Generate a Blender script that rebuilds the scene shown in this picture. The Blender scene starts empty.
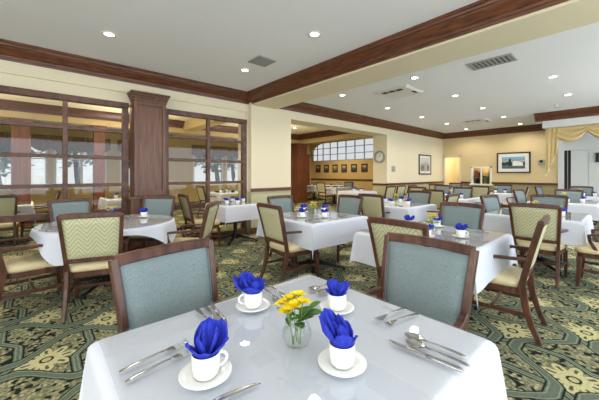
import bpy, math, random
from mathutils import Vector, Matrix
random.seed(7)
S = bpy.context.scene
COL = S.collection
PI = math.pi
R = math.radians
H = 1.32                       # eye height of the photograph
F = 294.5
FX, FY = 0.665, 0.7466         # heading of the view on the floor plan

def w(px, py, h):
    """floor-plan point seen at a pixel, for something standing at height h"""
    d = F * (H - h) / (py - 174.0)
    l = d * (px - 299.5) / F
    return (FX * d + FY * l, FY * d - FX * l)

def toward(x, y):
    d = FX * x + FY * y
    l = FY * x - FX * y
    return d, l

# ------------------------------------------------------------------ materials
MATS = {}
def newmat(name):
    m = bpy.data.materials.new(name); m.use_nodes = True
    nt = m.node_tree
    for n in list(nt.nodes): nt.nodes.remove(n)
    out = nt.nodes.new('ShaderNodeOutputMaterial')
    b = nt.nodes.new('ShaderNodeBsdfPrincipled')
    nt.links.new(b.outputs[0], out.inputs[0])
    MATS[name] = m
    return m, nt, b, out

def srgb(r, g, b):
    f = lambda c: (c / 255 / 12.92) if c / 255 <= 0.04045 else ((c / 255 + 0.055) / 1.055) ** 2.4
    return (f(r), f(g), f(b), 1)

def plain(name, c, rough=0.6, metal=0, noise=0.06, scale=30, bump=0, emis=None, coat=0):
    m, nt, b, out = newmat(name)
    L = nt.links.new
    b.inputs['Roughness'].default_value = rough
    b.inputs['Metallic'].default_value = metal
    if coat: b.inputs['Coat Weight'].default_value = coat
    tc = nt.nodes.new('ShaderNodeTexCoord')
    nz = nt.nodes.new('ShaderNodeTexNoise'); nz.inputs['Scale'].default_value = scale
    L(tc.outputs['Object'], nz.inputs['Vector'])
    mx = nt.nodes.new('ShaderNodeMix'); mx.data_type = 'RGBA'
    mx.inputs[6].default_value = tuple(v * (1 - noise) for v in c[:3]) + (1,)
    mx.inputs[7].default_value = tuple(min(1, v * (1 + noise)) for v in c[:3]) + (1,)
    L(nz.outputs['Fac'], mx.inputs[0]); L(mx.outputs[2], b.inputs['Base Color'])
    if bump:
        bp = nt.nodes.new('ShaderNodeBump'); bp.inputs['Strength'].default_value = bump; bp.inputs['Distance'].default_value = 0.002
        L(nz.outputs['Fac'], bp.inputs['Height']); L(bp.outputs[0], b.inputs['Normal'])
    if emis:
        b.inputs['Emission Color'].default_value = emis[0]; b.inputs['Emission Strength'].default_value = emis[1]
    return m

def wood(name, c1, c2, stretch=(30, 30, 2.0), rough=0.4):
    m, nt, b, out = newmat(name); L = nt.links.new
    tc = nt.nodes.new('ShaderNodeTexCoord'); mp = nt.nodes.new('ShaderNodeMapping'); mp.inputs['Scale'].default_value = stretch
    L(tc.outputs['Object'], mp.inputs[0])
    nz = nt.nodes.new('ShaderNodeTexNoise'); nz.inputs['Scale'].default_value = 1.0; nz.inputs['Detail'].default_value = 6; nz.inputs['Distortion'].default_value = 0.6
    L(mp.outputs[0], nz.inputs[0])
    cr = nt.nodes.new('ShaderNodeValToRGB'); cr.color_ramp.elements[0].position = 0.32; cr.color_ramp.elements[1].position = 0.68
    cr.color_ramp.elements[0].color = c1; cr.color_ramp.elements[1].color = c2
    L(nz.outputs['Fac'], cr.inputs[0]); L(cr.outputs[0], b.inputs['Base Color'])
    b.inputs['Roughness'].default_value = rough
    return m

def thin_glass(name, ior=1.45, tint=(1, 1, 1, 1), gl=1.0):
    m = bpy.data.materials.new(name); m.use_nodes = True; nt = m.node_tree
    for n in list(nt.nodes): nt.nodes.remove(n)
    L = nt.links.new
    out = nt.nodes.new('ShaderNodeOutputMaterial'); mx = nt.nodes.new('ShaderNodeMixShader')
    tr = nt.nodes.new('ShaderNodeBsdfTransparent'); tr.inputs[0].default_value = tint
    g = nt.nodes.new('ShaderNodeBsdfGlossy'); g.inputs['Roughness'].default_value = 0.02
    fr = nt.nodes.new('ShaderNodeFresnel'); fr.inputs[0].default_value = ior
    mu = nt.nodes.new('ShaderNodeMath'); mu.operation = 'MULTIPLY'; mu.inputs[1].default_value = gl
    ge = nt.nodes.new('ShaderNodeNewGeometry'); iv = nt.nodes.new('ShaderNodeMath'); iv.operation = 'SUBTRACT'; iv.inputs[0].default_value = 1.0
    L(ge.outputs['Backfacing'], iv.inputs[1])
    m2 = nt.nodes.new('ShaderNodeMath'); m2.operation = 'MULTIPLY'; L(fr.outputs[0], m2.inputs[0]); L(iv.outputs[0], m2.inputs[1])
    L(m2.outputs[0], mu.inputs[0]); L(mu.outputs[0], mx.inputs[0]); L(tr.outputs[0], mx.inputs[1]); L(g.outputs[0], mx.inputs[2]); L(mx.outputs[0], out.inputs[0])
    MATS[name] = m
    return m

M_ceil = plain('ceiling_paint', srgb(240, 240, 242), 0.9, noise=0.015, scale=6)
M_white = plain('white_paint', srgb(228, 227, 222), 0.6, noise=0.02)
M_cream = plain('cream_paint', srgb(226, 214, 184), 0.85, noise=0.02, scale=5)
M_trim = wood('dark_trim_wood', srgb(72, 38, 20), srgb(118, 70, 42), (5, 5, 45), 0.38)
M_col = wood('column_wood', srgb(82, 52, 38), srgb(116, 80, 62), (34, 34, 2.2), 0.4)
M_winwood = wood('window_wood', srgb(66, 40, 28), srgb(106, 70, 52), (9, 9, 9), 0.42)
M_chairwood = wood('chair_wood', srgb(60, 34, 24), srgb(104, 66, 50), (22, 22, 5), 0.33)
M_redwood = wood('pillar_wood', srgb(88, 44, 26), srgb(130, 76, 48), (20, 20, 2), 0.4)
M_seat = plain('cream_vinyl', srgb(216, 200, 158), 0.5, noise=0.05, scale=8)
M_cloth = plain('white_linen', srgb(214, 217, 228), 0.75, noise=0.015, scale=60)
M_iron = plain('black_iron', srgb(28, 28, 31), 0.45, 0.3)
M_china = plain('white_china', srgb(236, 236, 232), 0.15, noise=0.01)
M_steel = plain('polished_steel', srgb(186, 185, 184), 0.2, 1.0, noise=0.08, scale=40)
M_napkin = plain('blue_napkin_cloth', srgb(34, 50, 178), 0.8, noise=0.2, scale=45)
M_glass = thin_glass('window_glass', 1.5, (0.96, 0.97, 0.96, 1), 1.0)
M_tglass = thin_glass('table_glass', 1.5, (0.985, 0.99, 0.985, 1), 1.4)
M_vase = thin_glass('vase_glass', 1.45, (0.985, 0.99, 0.99, 1), 1.0)
M_water = thin_glass('vase_water', 1.33, (0.95, 0.97, 0.95, 1), 0.5)
M_yellow = plain('yellow_petal', srgb(255, 226, 36), 0.6, noise=0.12, scale=60)
M_gold = plain('orange_petal_centre', srgb(245, 190, 20), 0.6)
M_leaf = plain('green_leaf', srgb(72, 120, 44), 0.5, noise=0.3, scale=40)
M_stem = plain('green_stem', srgb(110, 140, 70), 0.5)
M_light = plain('lamp_lens', (1, 0.97, 0.9, 1), 0.5, emis=((1, 0.96, 0.88, 1), 14))
M_vent = plain('grey_vent_metal', srgb(150, 150, 148), 0.5)
M_dark = plain('dark_void', srgb(42, 42, 44), 0.7)
M_mat = plain('picture_mat', srgb(232, 230, 222), 0.8, noise=0.01)
M_curtain = plain('gold_curtain', srgb(216, 192, 138), 0.7, noise=0.08, scale=14)
M_valance = plain('brown_valance', srgb(124, 92, 58), 0.8, noise=0.15, scale=10)
M_grey = plain('grey_plastic', srgb(170, 168, 160), 0.5)
M_panel = plain('white_panel', srgb(214, 216, 216), 0.6, noise=0.015)
M_tan = plain('tan_paint', srgb(205, 176, 118), 0.85, noise=0.03, scale=5)
M_bark = plain('bark', srgb(74, 60, 50), 0.9, noise=0.2)
M_foli = plain('tree_foliage', srgb(104, 122, 78), 0.8, noise=0.4, scale=6)
M_lawn = plain('lawn_grass', srgb(120, 138, 84), 0.95, noise=0.2, scale=3)

def wall_mat(name, top, low, zs=0.93):
    m, nt, b, out = newmat(name); L = nt.links.new
    b.inputs['Roughness'].default_value = 0.85
    tc = nt.nodes.new('ShaderNodeTexCoord'); sp = nt.nodes.new('ShaderNodeSeparateXYZ'); L(tc.outputs['Object'], sp.inputs[0])
    gt = nt.nodes.new('ShaderNodeMath'); gt.operation = 'GREATER_THAN'; gt.inputs[1].default_value = zs; L(sp.outputs[2], gt.inputs[0])
    mx = nt.nodes.new('ShaderNodeMix'); mx.data_type = 'RGBA'; mx.inputs[6].default_value = low; mx.inputs[7].default_value = top
    L(gt.outputs[0], mx.inputs[0])
    nz = nt.nodes.new('ShaderNodeTexNoise'); nz.inputs['Scale'].default_value = 200
    bp = nt.nodes.new('ShaderNodeBump'); bp.inputs['Strength'].default_value = 0.05; L(nz.outputs[0], bp.inputs['Height']); L(bp.outputs[0], b.inputs['Normal'])
    L(mx.outputs[2], b.inputs['Base Color'])
    return m
M_wall = wall_mat('cream_wall_olive_dado', srgb(218, 196, 150), srgb(160, 150, 108))
M_wall2 = wall_mat('cream_wall_sage_dado', srgb(228, 217, 188), srgb(190, 186, 152))

def fabric(name, c1, c2):
    m, nt, b, out = newmat(name); L = nt.links.new
    b.inputs['Roughness'].default_value = 0.8
    tc = nt.nodes.new('ShaderNodeTexCoord'); mp = nt.nodes.new('ShaderNodeMapping'); mp.inputs['Scale'].default_value = (420, 420, 60)
    L(tc.outputs['Object'], mp.inputs[0])
    nz = nt.nodes.new('ShaderNodeTexNoise'); nz.inputs['Scale'].default_value = 1; nz.inputs['Detail'].default_value = 3; L(mp.outputs[0], nz.inputs[0])
    cr = nt.nodes.new('ShaderNodeValToRGB'); cr.color_ramp.elements[0].position = 0.3; cr.color_ramp.elements[1].position = 0.7
    cr.color_ramp.elements[0].color = c1; cr.color_ramp.elements[1].color = c2
    L(nz.outputs[0], cr.inputs[0]); L(cr.outputs[0], b.inputs['Base Color'])
    return m
M_blue = fabric('blue_grey_fabric', srgb(102, 117, 119), srgb(136, 150, 150))

class NB:
    """tiny node-math builder"""
    def __init__(s, nt): s.nt = nt
    def val(s, v, sock):
        if isinstance(v, (int, float)): sock.default_value = v
        else: s.nt.links.new(v, sock)
    def m(s, op, a, b=0.0, c=0.0):
        n = s.nt.nodes.new('ShaderNodeMath'); n.operation = op
        s.val(a, n.inputs[0]); s.val(b, n.inputs[1]); s.val(c, n.inputs[2])
        return n.outputs[0]
    def sstep(s, x, e0, e1):
        n = s.nt.nodes.new('ShaderNodeMapRange'); n.interpolation_type = 'SMOOTHSTEP'
        s.val(x, n.inputs[0]); n.inputs[1].default_value = e0; n.inputs[2].default_value = e1
        n.inputs[3].default_value = 0; n.inputs[4].default_value = 1
        return n.outputs[0]
    def mix(s, f, a, b):
        n = s.nt.nodes.new('ShaderNodeMix'); n.data_type = 'RGBA'
        s.val(f, n.inputs[0])
        for v, k in ((a, 6), (b, 7)):
            if isinstance(v, tuple): n.inputs[k].default_value = v
            else: s.nt.links.new(v, n.inputs[k])
        return n.outputs[2]

def chevron_mat():
    m, nt, b, out = newmat('green_chevron_fabric'); q = NB(nt)
    b.inputs['Roughness'].default_value = 0.8
    tc = nt.nodes.new('ShaderNodeTexCoord'); sp = nt.nodes.new('ShaderNodeSeparateXYZ'); nt.links.new(tc.outputs['Object'], sp.inputs[0])
    x, z = sp.outputs[0], sp.outputs[2]
    tri = q.m('PINGPONG', q.m('ADD', x, 2.0), 0.07)
    v = q.m('ADD', z, q.m('MULTIPLY', tri, -1.25))
    st = q.m('PINGPONG', v, 0.021)
    f = q.sstep(st, 0.008, 0.014)
    st2 = q.m('PINGPONG', v, 0.0055)
    base = q.mix(f, srgb(208, 203, 168), srgb(172, 170, 132))
    base = q.mix(q.m('MULTIPLY', q.sstep(st2, 0.003, 0.0045), 0.35), base, srgb(228, 226, 190))
    nz = nt.nodes.new('ShaderNodeTexNoise'); nz.inputs['Scale'].default_value = 90; nt.links.new(tc.outputs['Object'], nz.inputs[0])
    base = q.mix(q.m('MULTIPLY', nz.outputs[0], 0.35), base, srgb(150, 156, 110))
    nt.links.new(base, b.inputs['Base Color'])
    return m
M_chev = chevron_mat()

def carpet_mat():
    m, nt, b, out = newmat('patterned_carpet'); q = NB(nt); L = nt.links.new
    b.inputs['Roughness'].default_value = 0.95
    b.inputs['Specular IOR Level'].default_value = 0.1
    tc = nt.nodes.new('ShaderNodeTexCoord')
    wob = nt.nodes.new('ShaderNodeTexNoise'); wob.inputs['Scale'].default_value = 14; L(tc.outputs['Object'], wob.inputs[0])
    sp = nt.nodes.new('ShaderNodeSeparateXYZ'); L(tc.outputs['Object'], sp.inputs[0])
    P = 0.84
    x = q.m('ADD', sp.outputs[0], q.m('MULTIPLY', q.m('SUBTRACT', wob.outputs[0], 0.5), 0.012))
    y = q.m('ADD', sp.outputs[1], q.m('MULTIPLY', q.m('SUBTRACT', wob.outputs[0], 0.5), 0.012))
    def wrap(v, p):   # centred wrap -p/2..p/2
        return q.m('SUBTRACT', q.m('FLOORED_MODULO', q.m('ADD', v, p / 2), p), p / 2)
    # flower medallions on a centred lattice
    def medal(ox, oy):
        u = wrap(q.m('SUBTRACT', x, ox), P); v = wrap(q.m('SUBTRACT', y, oy), P)
        r = q.m('SQRT', q.m('ADD', q.m('MULTIPLY', u, u), q.m('MULTIPLY', v, v)))
        a = q.m('ARCTAN2', v, u)
        pet = q.m('ABSOLUTE', q.m('COSINE', q.m('MULTIPLY', a, 4.0)))
        return r, pet, u, v, a
    r1 = medal(0.05, 0.24); r2 = medal(0.05 + P / 2, 0.24 + P / 2)
    # ground
    vo = nt.nodes.new('ShaderNodeTexVoronoi'); vo.inputs['Scale'].default_value = 36; L(tc.outputs['Object'], vo.inputs['Vector'])
    vo2 = nt.nodes.new('ShaderNodeTexVoronoi'); vo2.inputs['Scale'].default_value = 17; vo2.feature = 'DISTANCE_TO_EDGE'; L(tc.outputs['Object'], vo2.inputs['Vector'])
    cream = srgb(194, 182, 138); green = srgb(112, 114, 86); dark = srgb(32, 38, 35); sage = srgb(144, 144, 114)
    g = q.mix(q.sstep(vo.outputs['Distance'], 0.2, 0.55), cream, green)
    g = q.mix(q.sstep(vo2.outputs['Distance'], 0.10, 0.03), g, sage)
    sep = nt.nodes.new('ShaderNodeSeparateColor'); L(vo.outputs['Color'], sep.inputs[0])
    g = q.mix(q.m('GREATER_THAN', sep.outputs[0], 0.78), g, dark)
    for (r, pet, u, v, a) in (r1, r2):
        rr = q.m('DIVIDE', r, q.m('ADD', 0.55, q.m('MULTIPLY', pet, 0.45)))
        g = q.mix(q.sstep(rr, 0.20, 0.185), g, green)
        g = q.mix(q.sstep(rr, 0.175, 0.162), g, srgb(202, 194, 144))
        pet2 = q.m('ABSOLUTE', q.m('SINE', q.m('MULTIPLY', a, 4.0)))
        hole = q.m('MULTIPLY', q.sstep(pet2, 0.45, 0.25), q.m('MULTIPLY', q.sstep(rr, 0.08, 0.092), q.sstep(rr, 0.145, 0.132)))
        g = q.mix(hole, g, srgb(84, 92, 72))
        g = q.mix(q.sstep(r, 0.045, 0.036), g, dark)
        g = q.mix(q.sstep(r, 0.03, 0.022), g, cream)
    # straight double bands
    band = srgb(104, 114, 98)
    def lay(g, dist, hw):
        g = q.mix(q.sstep(dist, hw + 0.012, hw + 0.007), g, dark)
        g = q.mix(q.sstep(dist, hw, hw - 0.004), g, band)
        ln = q.m('MULTIPLY', q.sstep(dist, hw - 0.019, hw - 0.016), q.sstep(dist, hw - 0.008, hw - 0.011))
        g = q.mix(q.m('MULTIPLY', ln, 0.6), g, srgb(160, 170, 140))
        return g
    s2 = q.m('MULTIPLY', q.m('SINE', q.m('MULTIPLY', q.m('SUBTRACT', y, 0.24), 2 * PI / P)), 1.9)
    s2 = q.m('MAXIMUM', q.m('MINIMUM', s2, 1.0), -1.0)
    dx = q.m('ABSOLUTE', wrap(q.m('SUBTRACT', q.m('SUBTRACT', x, 0.05 + P / 4), q.m('MULTIPLY', s2, 0.055)), P / 2))
    g = lay(g, dx, 0.026)
    # wavy interlaced bands
    for k, sg in ((0, 1), (1, -1)):
        s = q.m('SINE', q.m('MULTIPLY', q.m('SUBTRACT', x, 0.05), 2 * PI / P))
        s = q.m('MULTIPLY', s, sg * 1.12)
        s = q.m('MAXIMUM', q.m('MINIMUM', s, 1.0), -1.0)
        yy = q.m('SUBTRACT', y, q.m('ADD', 0.24 + P / 4 + k * P / 2, q.m('MULTIPLY', s, 0.14)))
        dist = q.m('ABSOLUTE', wrap(yy, P))
        g = lay(g, dist, 0.042)
    # worn, mottled pile
    nz = nt.nodes.new('ShaderNodeTexNoise'); nz.inputs['Scale'].default_value = 60; nz.inputs['Detail'].default_value = 4; L(tc.outputs['Object'], nz.inputs[0])
    g = q.mix(q.m('MULTIPLY', q.sstep(nz.outputs[0], 0.45, 0.7), 0.3), g, dark)
    L(g, b.inputs['Base Color'])
    bp = nt.nodes.new('ShaderNodeBump'); bp.inputs['Strength'].default_value = 0.3; bp.inputs['Distance'].default_value = 0.004
    L(nz.outputs[0], bp.inputs['Height']); L(bp.outputs[0], b.inputs['Normal'])
    return m
M_carpet = carpet_mat()

def painting_mat(name, stops, seed):
    m, nt, b, out = newmat(name); q = NB(nt); L = nt.links.new
    b.inputs['Roughness'].default_value = 0.5
    tc = nt.nodes.new('ShaderNodeTexCoord'); sp = nt.nodes.new('ShaderNodeSeparateXYZ'); L(tc.outputs['Generated'], sp.inputs[0])
    nz = nt.nodes.new('ShaderNodeTexNoise'); nz.inputs['Scale'].default_value = 5; nz.noise_dimensions = '4D'; nz.inputs['W'].default_value = seed; nz.inputs['Detail'].default_value = 4
    L(tc.outputs['Generated'], nz.inputs[0])
    v = q.m('ADD', sp.outputs[2], q.m('MULTIPLY', q.m('SUBTRACT', nz.outputs[0], 0.5), 0.35))
    cr = nt.nodes.new('ShaderNodeValToRGB')
    el = cr.color_ramp.elements
    while len(el) < len(stops): el.new(0.5)
    for e, (p, c) in zip(el, stops): e.position = p; e.color = c
    L(v, cr.inputs[0]); L(cr.outputs[0], b.inputs['Base Color'])
    return m

# ------------------------------------------------------------------ mesh builder
class MB:
    def __init__(s): s.v = []; s.f = []; s.sm = []
    def add(s, vs, fs, smooth=False):
        o = len(s.v); s.v += [tuple(p) for p in vs]
        for f in fs: s.f.append(tuple(i + o for i in f)); s.sm.append(smooth)
    def box(s, x0, x1, y0, y1, z0, z1):
        vs = [(x0, y0, z0), (x1, y0, z0), (x1, y1, z0), (x0, y1, z0), (x0, y0, z1), (x1, y0, z1), (x1, y1, z1), (x0, y1, z1)]
        s.add(vs, [(3, 2, 1, 0), (4, 5, 6, 7), (0, 1, 5, 4), (1, 2, 6, 5), (2, 3, 7, 6), (3, 0, 4, 7)])
        return s
    def rings(s, rings, closed=True, cap0=True, cap1=True, smooth=True):
        n = len(rings[0]); vs = [p for r in rings for p in r]; fs = []
        for i in range(len(rings) - 1):
            for j in range(n if closed else n - 1):
                a = i * n + j; b2 = i * n + (j + 1) % n
                fs.append((a, b2, b2 + n, a + n))
        o = len(s.v); s.add(vs, fs, smooth)
        if cap0: s.f.append(tuple(o + j for j in range(n))[::-1]); s.sm.append(False)
        if cap1: s.f.append(tuple(o + (len(rings) - 1) * n + j for j in range(n))); s.sm.append(False)
        return s
    def lathe(s, prof, n=24, cx=0, cy=0, cz=0, caps=(True, True)):
        rg = [[(cx + r * math.cos(2 * PI * j / n), cy + r * math.sin(2 * PI * j / n), cz + z) for j in range(n)] for r, z in prof]
        return s.rings(rg, True, caps[0], caps[1])
    def sweep(s, pts, sizes, up=(0, 0, 1), n=4, smooth=False):
        """tube through pts; sizes (a,b) half sizes; n=4 -> rectangular section"""
        rg = []
        P = [Vector(p) for p in pts]
        for i, p in enumerate(P):
            t = (P[min(i + 1, len(P) - 1)] - P[max(i - 1, 0)]).normalized()
            sd = t.cross(Vector(up))
            if sd.length < 1e-4: sd = t.cross(Vector((1, 0, 0)))
            sd.normalize(); u2 = sd.cross(t).normalized()
            a, b = sizes[i] if isinstance(sizes, list) else sizes
            if n == 4:
                c = min(a, b) * 0.3
                prof = [(a, -b + c), (a, b - c), (a - c, b), (-a + c, b), (-a, b - c), (-a, -b + c), (-a + c, -b), (a - c, -b)]
            else:
                prof = [(a * math.cos(2 * PI * k / n), b * math.sin(2 * PI * k / n)) for k in range(n)]
            rg.append([p + sd * q[0] + u2 * q[1] for q in prof])
        return s.rings(rg, True, True, True, smooth)
    def prism(s, poly, axis, a0, a1):
        """extrude a 2-D polygon along axis 'x','y' or 'z'"""
        def mk(p, a): return {'x': (a, p[0], p[1]), 'y': (p[0], a, p[1]), 'z': (p[0], p[1], a)}[axis]
        n = len(poly); vs = [mk(p, a0) for p in poly] + [mk(p, a1) for p in poly]
        fs = [(j, (j + 1) % n, (j + 1) % n + n, j + n) for j in range(n)] + [tuple(range(n))[::-1], tuple(range(n, 2 * n))]
        s.add(vs, fs); return s
    def obj(s, name, mat, parent=None, bevel=0, loc=None):
        me = bpy.data.meshes.new(name); me.from_pydata(s.v, [], s.f); me.update()
        for p, b in zip(me.polygons, s.sm): p.use_smooth = b
        import bmesh
        bm = bmesh.new(); bm.from_mesh(me); bmesh.ops.recalc_face_normals(bm, faces=bm.faces[:]); bm.to_mesh(me); bm.free()
        o = bpy.data.objects.new(name, me); COL.objects.link(o)
        for mm in (mat if isinstance(mat, (list, tuple)) else [mat]): me.materials.append(mm)
        if parent: o.parent = parent
        if loc: o.location = loc
        if bevel:
            md = o.modifiers.new('edge', 'BEVEL'); md.width = bevel; md.segments = 2; md.limit_method = 'ANGLE'
        return o

def tag(o, label, cat, group=None, kind=None):
    o['label'] = label; o['category'] = cat
    if group: o['group'] = group
    if kind: o['kind'] = kind
    return o
def thing(name, label, cat, loc=(0, 0, 0), rz=0, group=None):
    o = bpy.data.objects.new(name, None); COL.objects.link(o); o.empty_display_size = 0.1
    o.location = loc; o.rotation_euler = (0, 0, rz)
    return tag(o, label, cat, group)
def struct(name, mb, mat, bevel=0, parent=None):
    o = mb.obj(name, mat, parent, bevel)
    if not parent: o['kind'] = 'structure'
    return o
def dup(root, loc, rz, label, group=None):
    def cp(o, par):
        c = o.copy(); COL.objects.link(c)
        if par: c.parent = par
        for k in KIDS.get(o.name, []): cp(k, c)
        return c
    def kids(o):
        KIDS[o.name] = [k for k in bpy.data.objects if k.parent == o]
        for k in KIDS[o.name]: kids(k)
    if root.name not in KIDS: kids(root)
    r = cp(root, None); r.location = loc; r.rotation_euler = (0, 0, rz); r['label'] = label
    if group: r['group'] = group
    return r
KIDS = {}

# ------------------------------------------------------------------ the setting
CE = 3.10; CB = 2.87
YW, YP, YP2 = 5.70, 5.55, 6.11
XF = 13.5
struct('floor', MB().box(-4, XF + 3.2, -4, 14.3, -0.1, 0.0), M_carpet)
cl = MB()
cl.box(-4, XF + 0.2, -4, YP + 0.4, CE, CE + 0.1)
struct('ceiling', cl, M_ceil)
cb = MB(); cb.box(-4, 9.2, YP + 0.4, 10.05, CE, CE + 0.1); cb.box(-4, 9.2, 10.05, 14.3, CE, CE + 0.1); cb.box(9.2, XF + 0.2, YP + 0.4, 14.3, 3.7, 3.8)
struct('ceiling_back', cb, plain('warm_ceiling', srgb(238, 222, 180), 0.9, noise=0.02))

# window wall, pier, opening and clock wall
wl = MB()
wl.box(-4, 3.52, YW, YW + 0.15, 2.50, CE)
wl.box(3.46, 3.55, YW - 0.02, YW + 0.15, 0, CE)
wl.box(-4, 3.52, YW - 0.035, YW, 2.70, CE)
struct('wall_left', wl, M_wall2)
wp = MB()
wp.box(3.52, 4.66, YP, YP2, 0, CE)
wp.box(4.66, 8.96, YP, YP2, 2.67, CE)
wp.box(8.96, XF, YP, YP2, 0, CE)
struct('wall_opening', wp, M_wall2)
# far wall with doorway, serving hatch and high window
wf = MB()
X0, X1 = XF, XF + 0.15
wf.box(X0, X1, -4, 3.68, 0, CE)
wf.box(X0, X1, 3.68, 4.40, 0, 0.88); wf.box(X0, X1, 3.68, 4.40, 1.60, CE)
wf.box(X0, X1, 4.40, 4.86, 0, CE)
wf.box(X0, X1, 4.86, 5.5, 2.04, CE)
wf.box(X0, X1, 5.5, YP2, 0, CE)
struct('wall_far', wf, M_wall)
wb = MB()
wb.box(X0, X1, YP2, 9.1, 0, 3.8)
wb.box(X0, X1, 9.1, 13.9, 0, 2.12)
wb.box(X0, X1, 9.1, 13.9, 3.30, 3.8)
wb.box(X0, X1, 13.9, 14.3, 0, 3.8)
arc = [(12.7 + 1.2 * math.cos(a), 2.72 + 0.58 * math.sin(a)) for a in [R(k) for k in range(0, 91, 10)]] + [(13.9, 3.30)]
wb.prism([(p[0], p[1]) for p in arc], 'x', X0, X1)
struct('wall_inner', wb, M_tan)
# back wall of the rear room: piers, sill and head between the outside windows
bk = MB()
wins = [(-3.6, -1.75), (-1.25, 0.3), (0.45, 2.1), (2.55, 4.3), (5.6, 7.2), (7.35, 8.9)]
xs = -4
for a, c in wins:
    bk.box(xs, a, 14.0, 14.3, 0, 3.1); xs = c
    bk.box(a, c, 14.0, 14.3, 0, 0.75); bk.box(a, c, 14.0, 14.3, 2.55, 3.1)
bk.box(xs, XF, 14.0, 14.3, 0, 3.7)
struct('wall_back', bk, M_tan)
# wall on the daylight side and wall behind the photographer
wr = MB()
wr.box(-4, XF, -4, -3.85, 0, 0.5); wr.box(-4, XF, -4, -3.85, 2.6, CE)
for a in (-4, -0.4, 3.2, 6.8, 10.4, 13.2): wr.box(a, a + 0.5, -4, -3.85, 0.5, 2.6)
struct('wall_right', wr, M_wall)
wn = MB(); wn.box(-4.1, -4, -4, 14.3, 0, CE); struct('wall_near', wn, M_cream)

# beams
bm_ = MB(); bm_.box(3.55, 4.19, -4, YP, 2.84, CE); struct('trim_1', bm_, M_cream)
bb = MB(); bb.box(8.96, 9.22, YP2, 14, 2.71, 3.7); bb.box(-4, 8.96, 10.1, 10.5, 2.71, CE); bb.box(3.7, 4.1, YP2, 10.1, 2.80, CE)
struct('trim_2', bb, M_tan)

CROWN = [(0, 0), (0.018, 0), (0.022, 0.028), (0.036, 0.032), (0.04, 0.06), (0.062, 0.075), (0.085, 0.105), (0.118, 0.145), (0.126, 0.162), (0.142, 0.166), (0.15, 0.19), (0.165, 0.2), (0.165, 0.232), (0, 0.232)]
def crown_y(mb, ywall, x0, x1, sgn=-1, z=CB):   # runs along x on a wall of constant y
    mb.prism([(ywall + sgn * p[0], z + p[1]) for p in CROWN], 'x', x0, x1)
def crown_x(mb, xwall, y0, y1, sgn=-1, z=CB):
    n = MB(); mb.prism([(xwall + sgn * p[0], z + p[1]) for p in CROWN], 'y', y0, y1)
c1 = MB(); crown_y(c1, YW - 0.035, -4, 3.55); struct('trim_3', c1, M_trim)
c2 = MB(); crown_x(c2, 3.55, -4, YW - 0.035); struct('trim_4', c2, M_trim)
c3 = MB(); crown_y(c3, YP, 4.19, XF); struct('trim_5', c3, M_trim)
c4 = MB(); crown_x(c4, XF, 1.7, YP); struct('trim_6', c4, M_trim)
c5 = MB(); crown_x(c5, 8.96, YP2, 14, -1); crown_y(c5, 10.1, -4, 8.96); struct('trim_7', c5, M_trim)
# soffit over the curtained bay
so = MB(); so.box(11.1, XF, -4, 1.72, 2.67, CE); struct('trim_8', so, M_white)
c6 = MB(); crown_x(c6, 11.1, -4, 1.72 + 0.165); crown_y(c6, 1.72, 11.1 - 0.165, XF - 0.17, 1); struct('trim_9', c6, M_trim)
# chair rails
cr_ = MB()
cr_.box(3.5, 4.66, YP - 0.03, YP, 0.925, 0.985); cr_.box(3.5, 4.68, YP - 0.042, YP, 0.985, 1.0)
cr_.box(8.96, XF, YP - 0.03, YP, 0.925, 0.985); cr_.box(8.94, XF, YP - 0.042, YP, 0.985, 1.0)
cr_.box(8.93, 8.96, YP, YP2, 0.925, 0.99)
struct('trim_10', cr_, M_trim)
cr2 = MB()
for a, c in ((1.66, 3.66), (4.42, 4.8)):
    cr2.box(XF - 0.03, XF, a, c, 0.925, 0.985); cr2.box(XF - 0.042, XF, a, c, 0.985, 1.0)
cr2.box(XF - 0.04, XF, YP2, 14, 0.95, 1.03)
struct('trim_11', cr2, M_trim)
b1 = MB(); b1.box(3.5, 4.66, YP - 0.018, YP, 0, 0.13); b1.box(8.96, XF, YP - 0.018, YP, 0, 0.13); struct('baseboard_left', b1, M_trim)
b2 = MB(); b2.box(XF - 0.018, XF, 1.66, 4.8, 0, 0.13); struct('baseboard_far', b2, M_trim)

# interior glazed screens (two bays)
HB = [0.28, 0.70, 1.145, 1.59, 2.025]
def screen(n, posts, pmuls):
    fr = MB()
    x0, x1 = posts[0], posts[-1]
    y0, y1 = YW - 0.05, YW + 0.06
    fr.box(x0, x1, y0 - 0.01, y1, 2.43, 2.52)
    fr.box(x0, x1, y0 - 0.01, y1, 0, 0.12)
    fr.box(x0, x0 + 0.09, y0, y1, 0.12, 2.43); fr.box(x1 - 0.09, x1, y0, y1, 0.12, 2.43)
    for p in pmuls: fr.box(p - 0.03, p + 0.03, y0, y1 - 0.02, 0.12, 2.43)
    for h in HB:
        t = 0.045 if h == 0.70 else 0.026
        fr.box(x0 + 0.09, x1 - 0.09, y0 + 0.01, y1 - 0.03, h - t, h + t)
    f = struct('window_%d' % n, fr, M_winwood, 0.004)
    g = MB(); g.box(x0 + 0.08, x1 - 0.08, YW + 0.002, YW + 0.006, 0.11, 2.44)
    g.obj('glass_pane', M_glass, f)
    return f
screen(1, (-4, 1.16), (-2.9, -2.1, -1.28, -0.47, 0.316))
screen(2, (1.72, 3.47), (2.585,))
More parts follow.
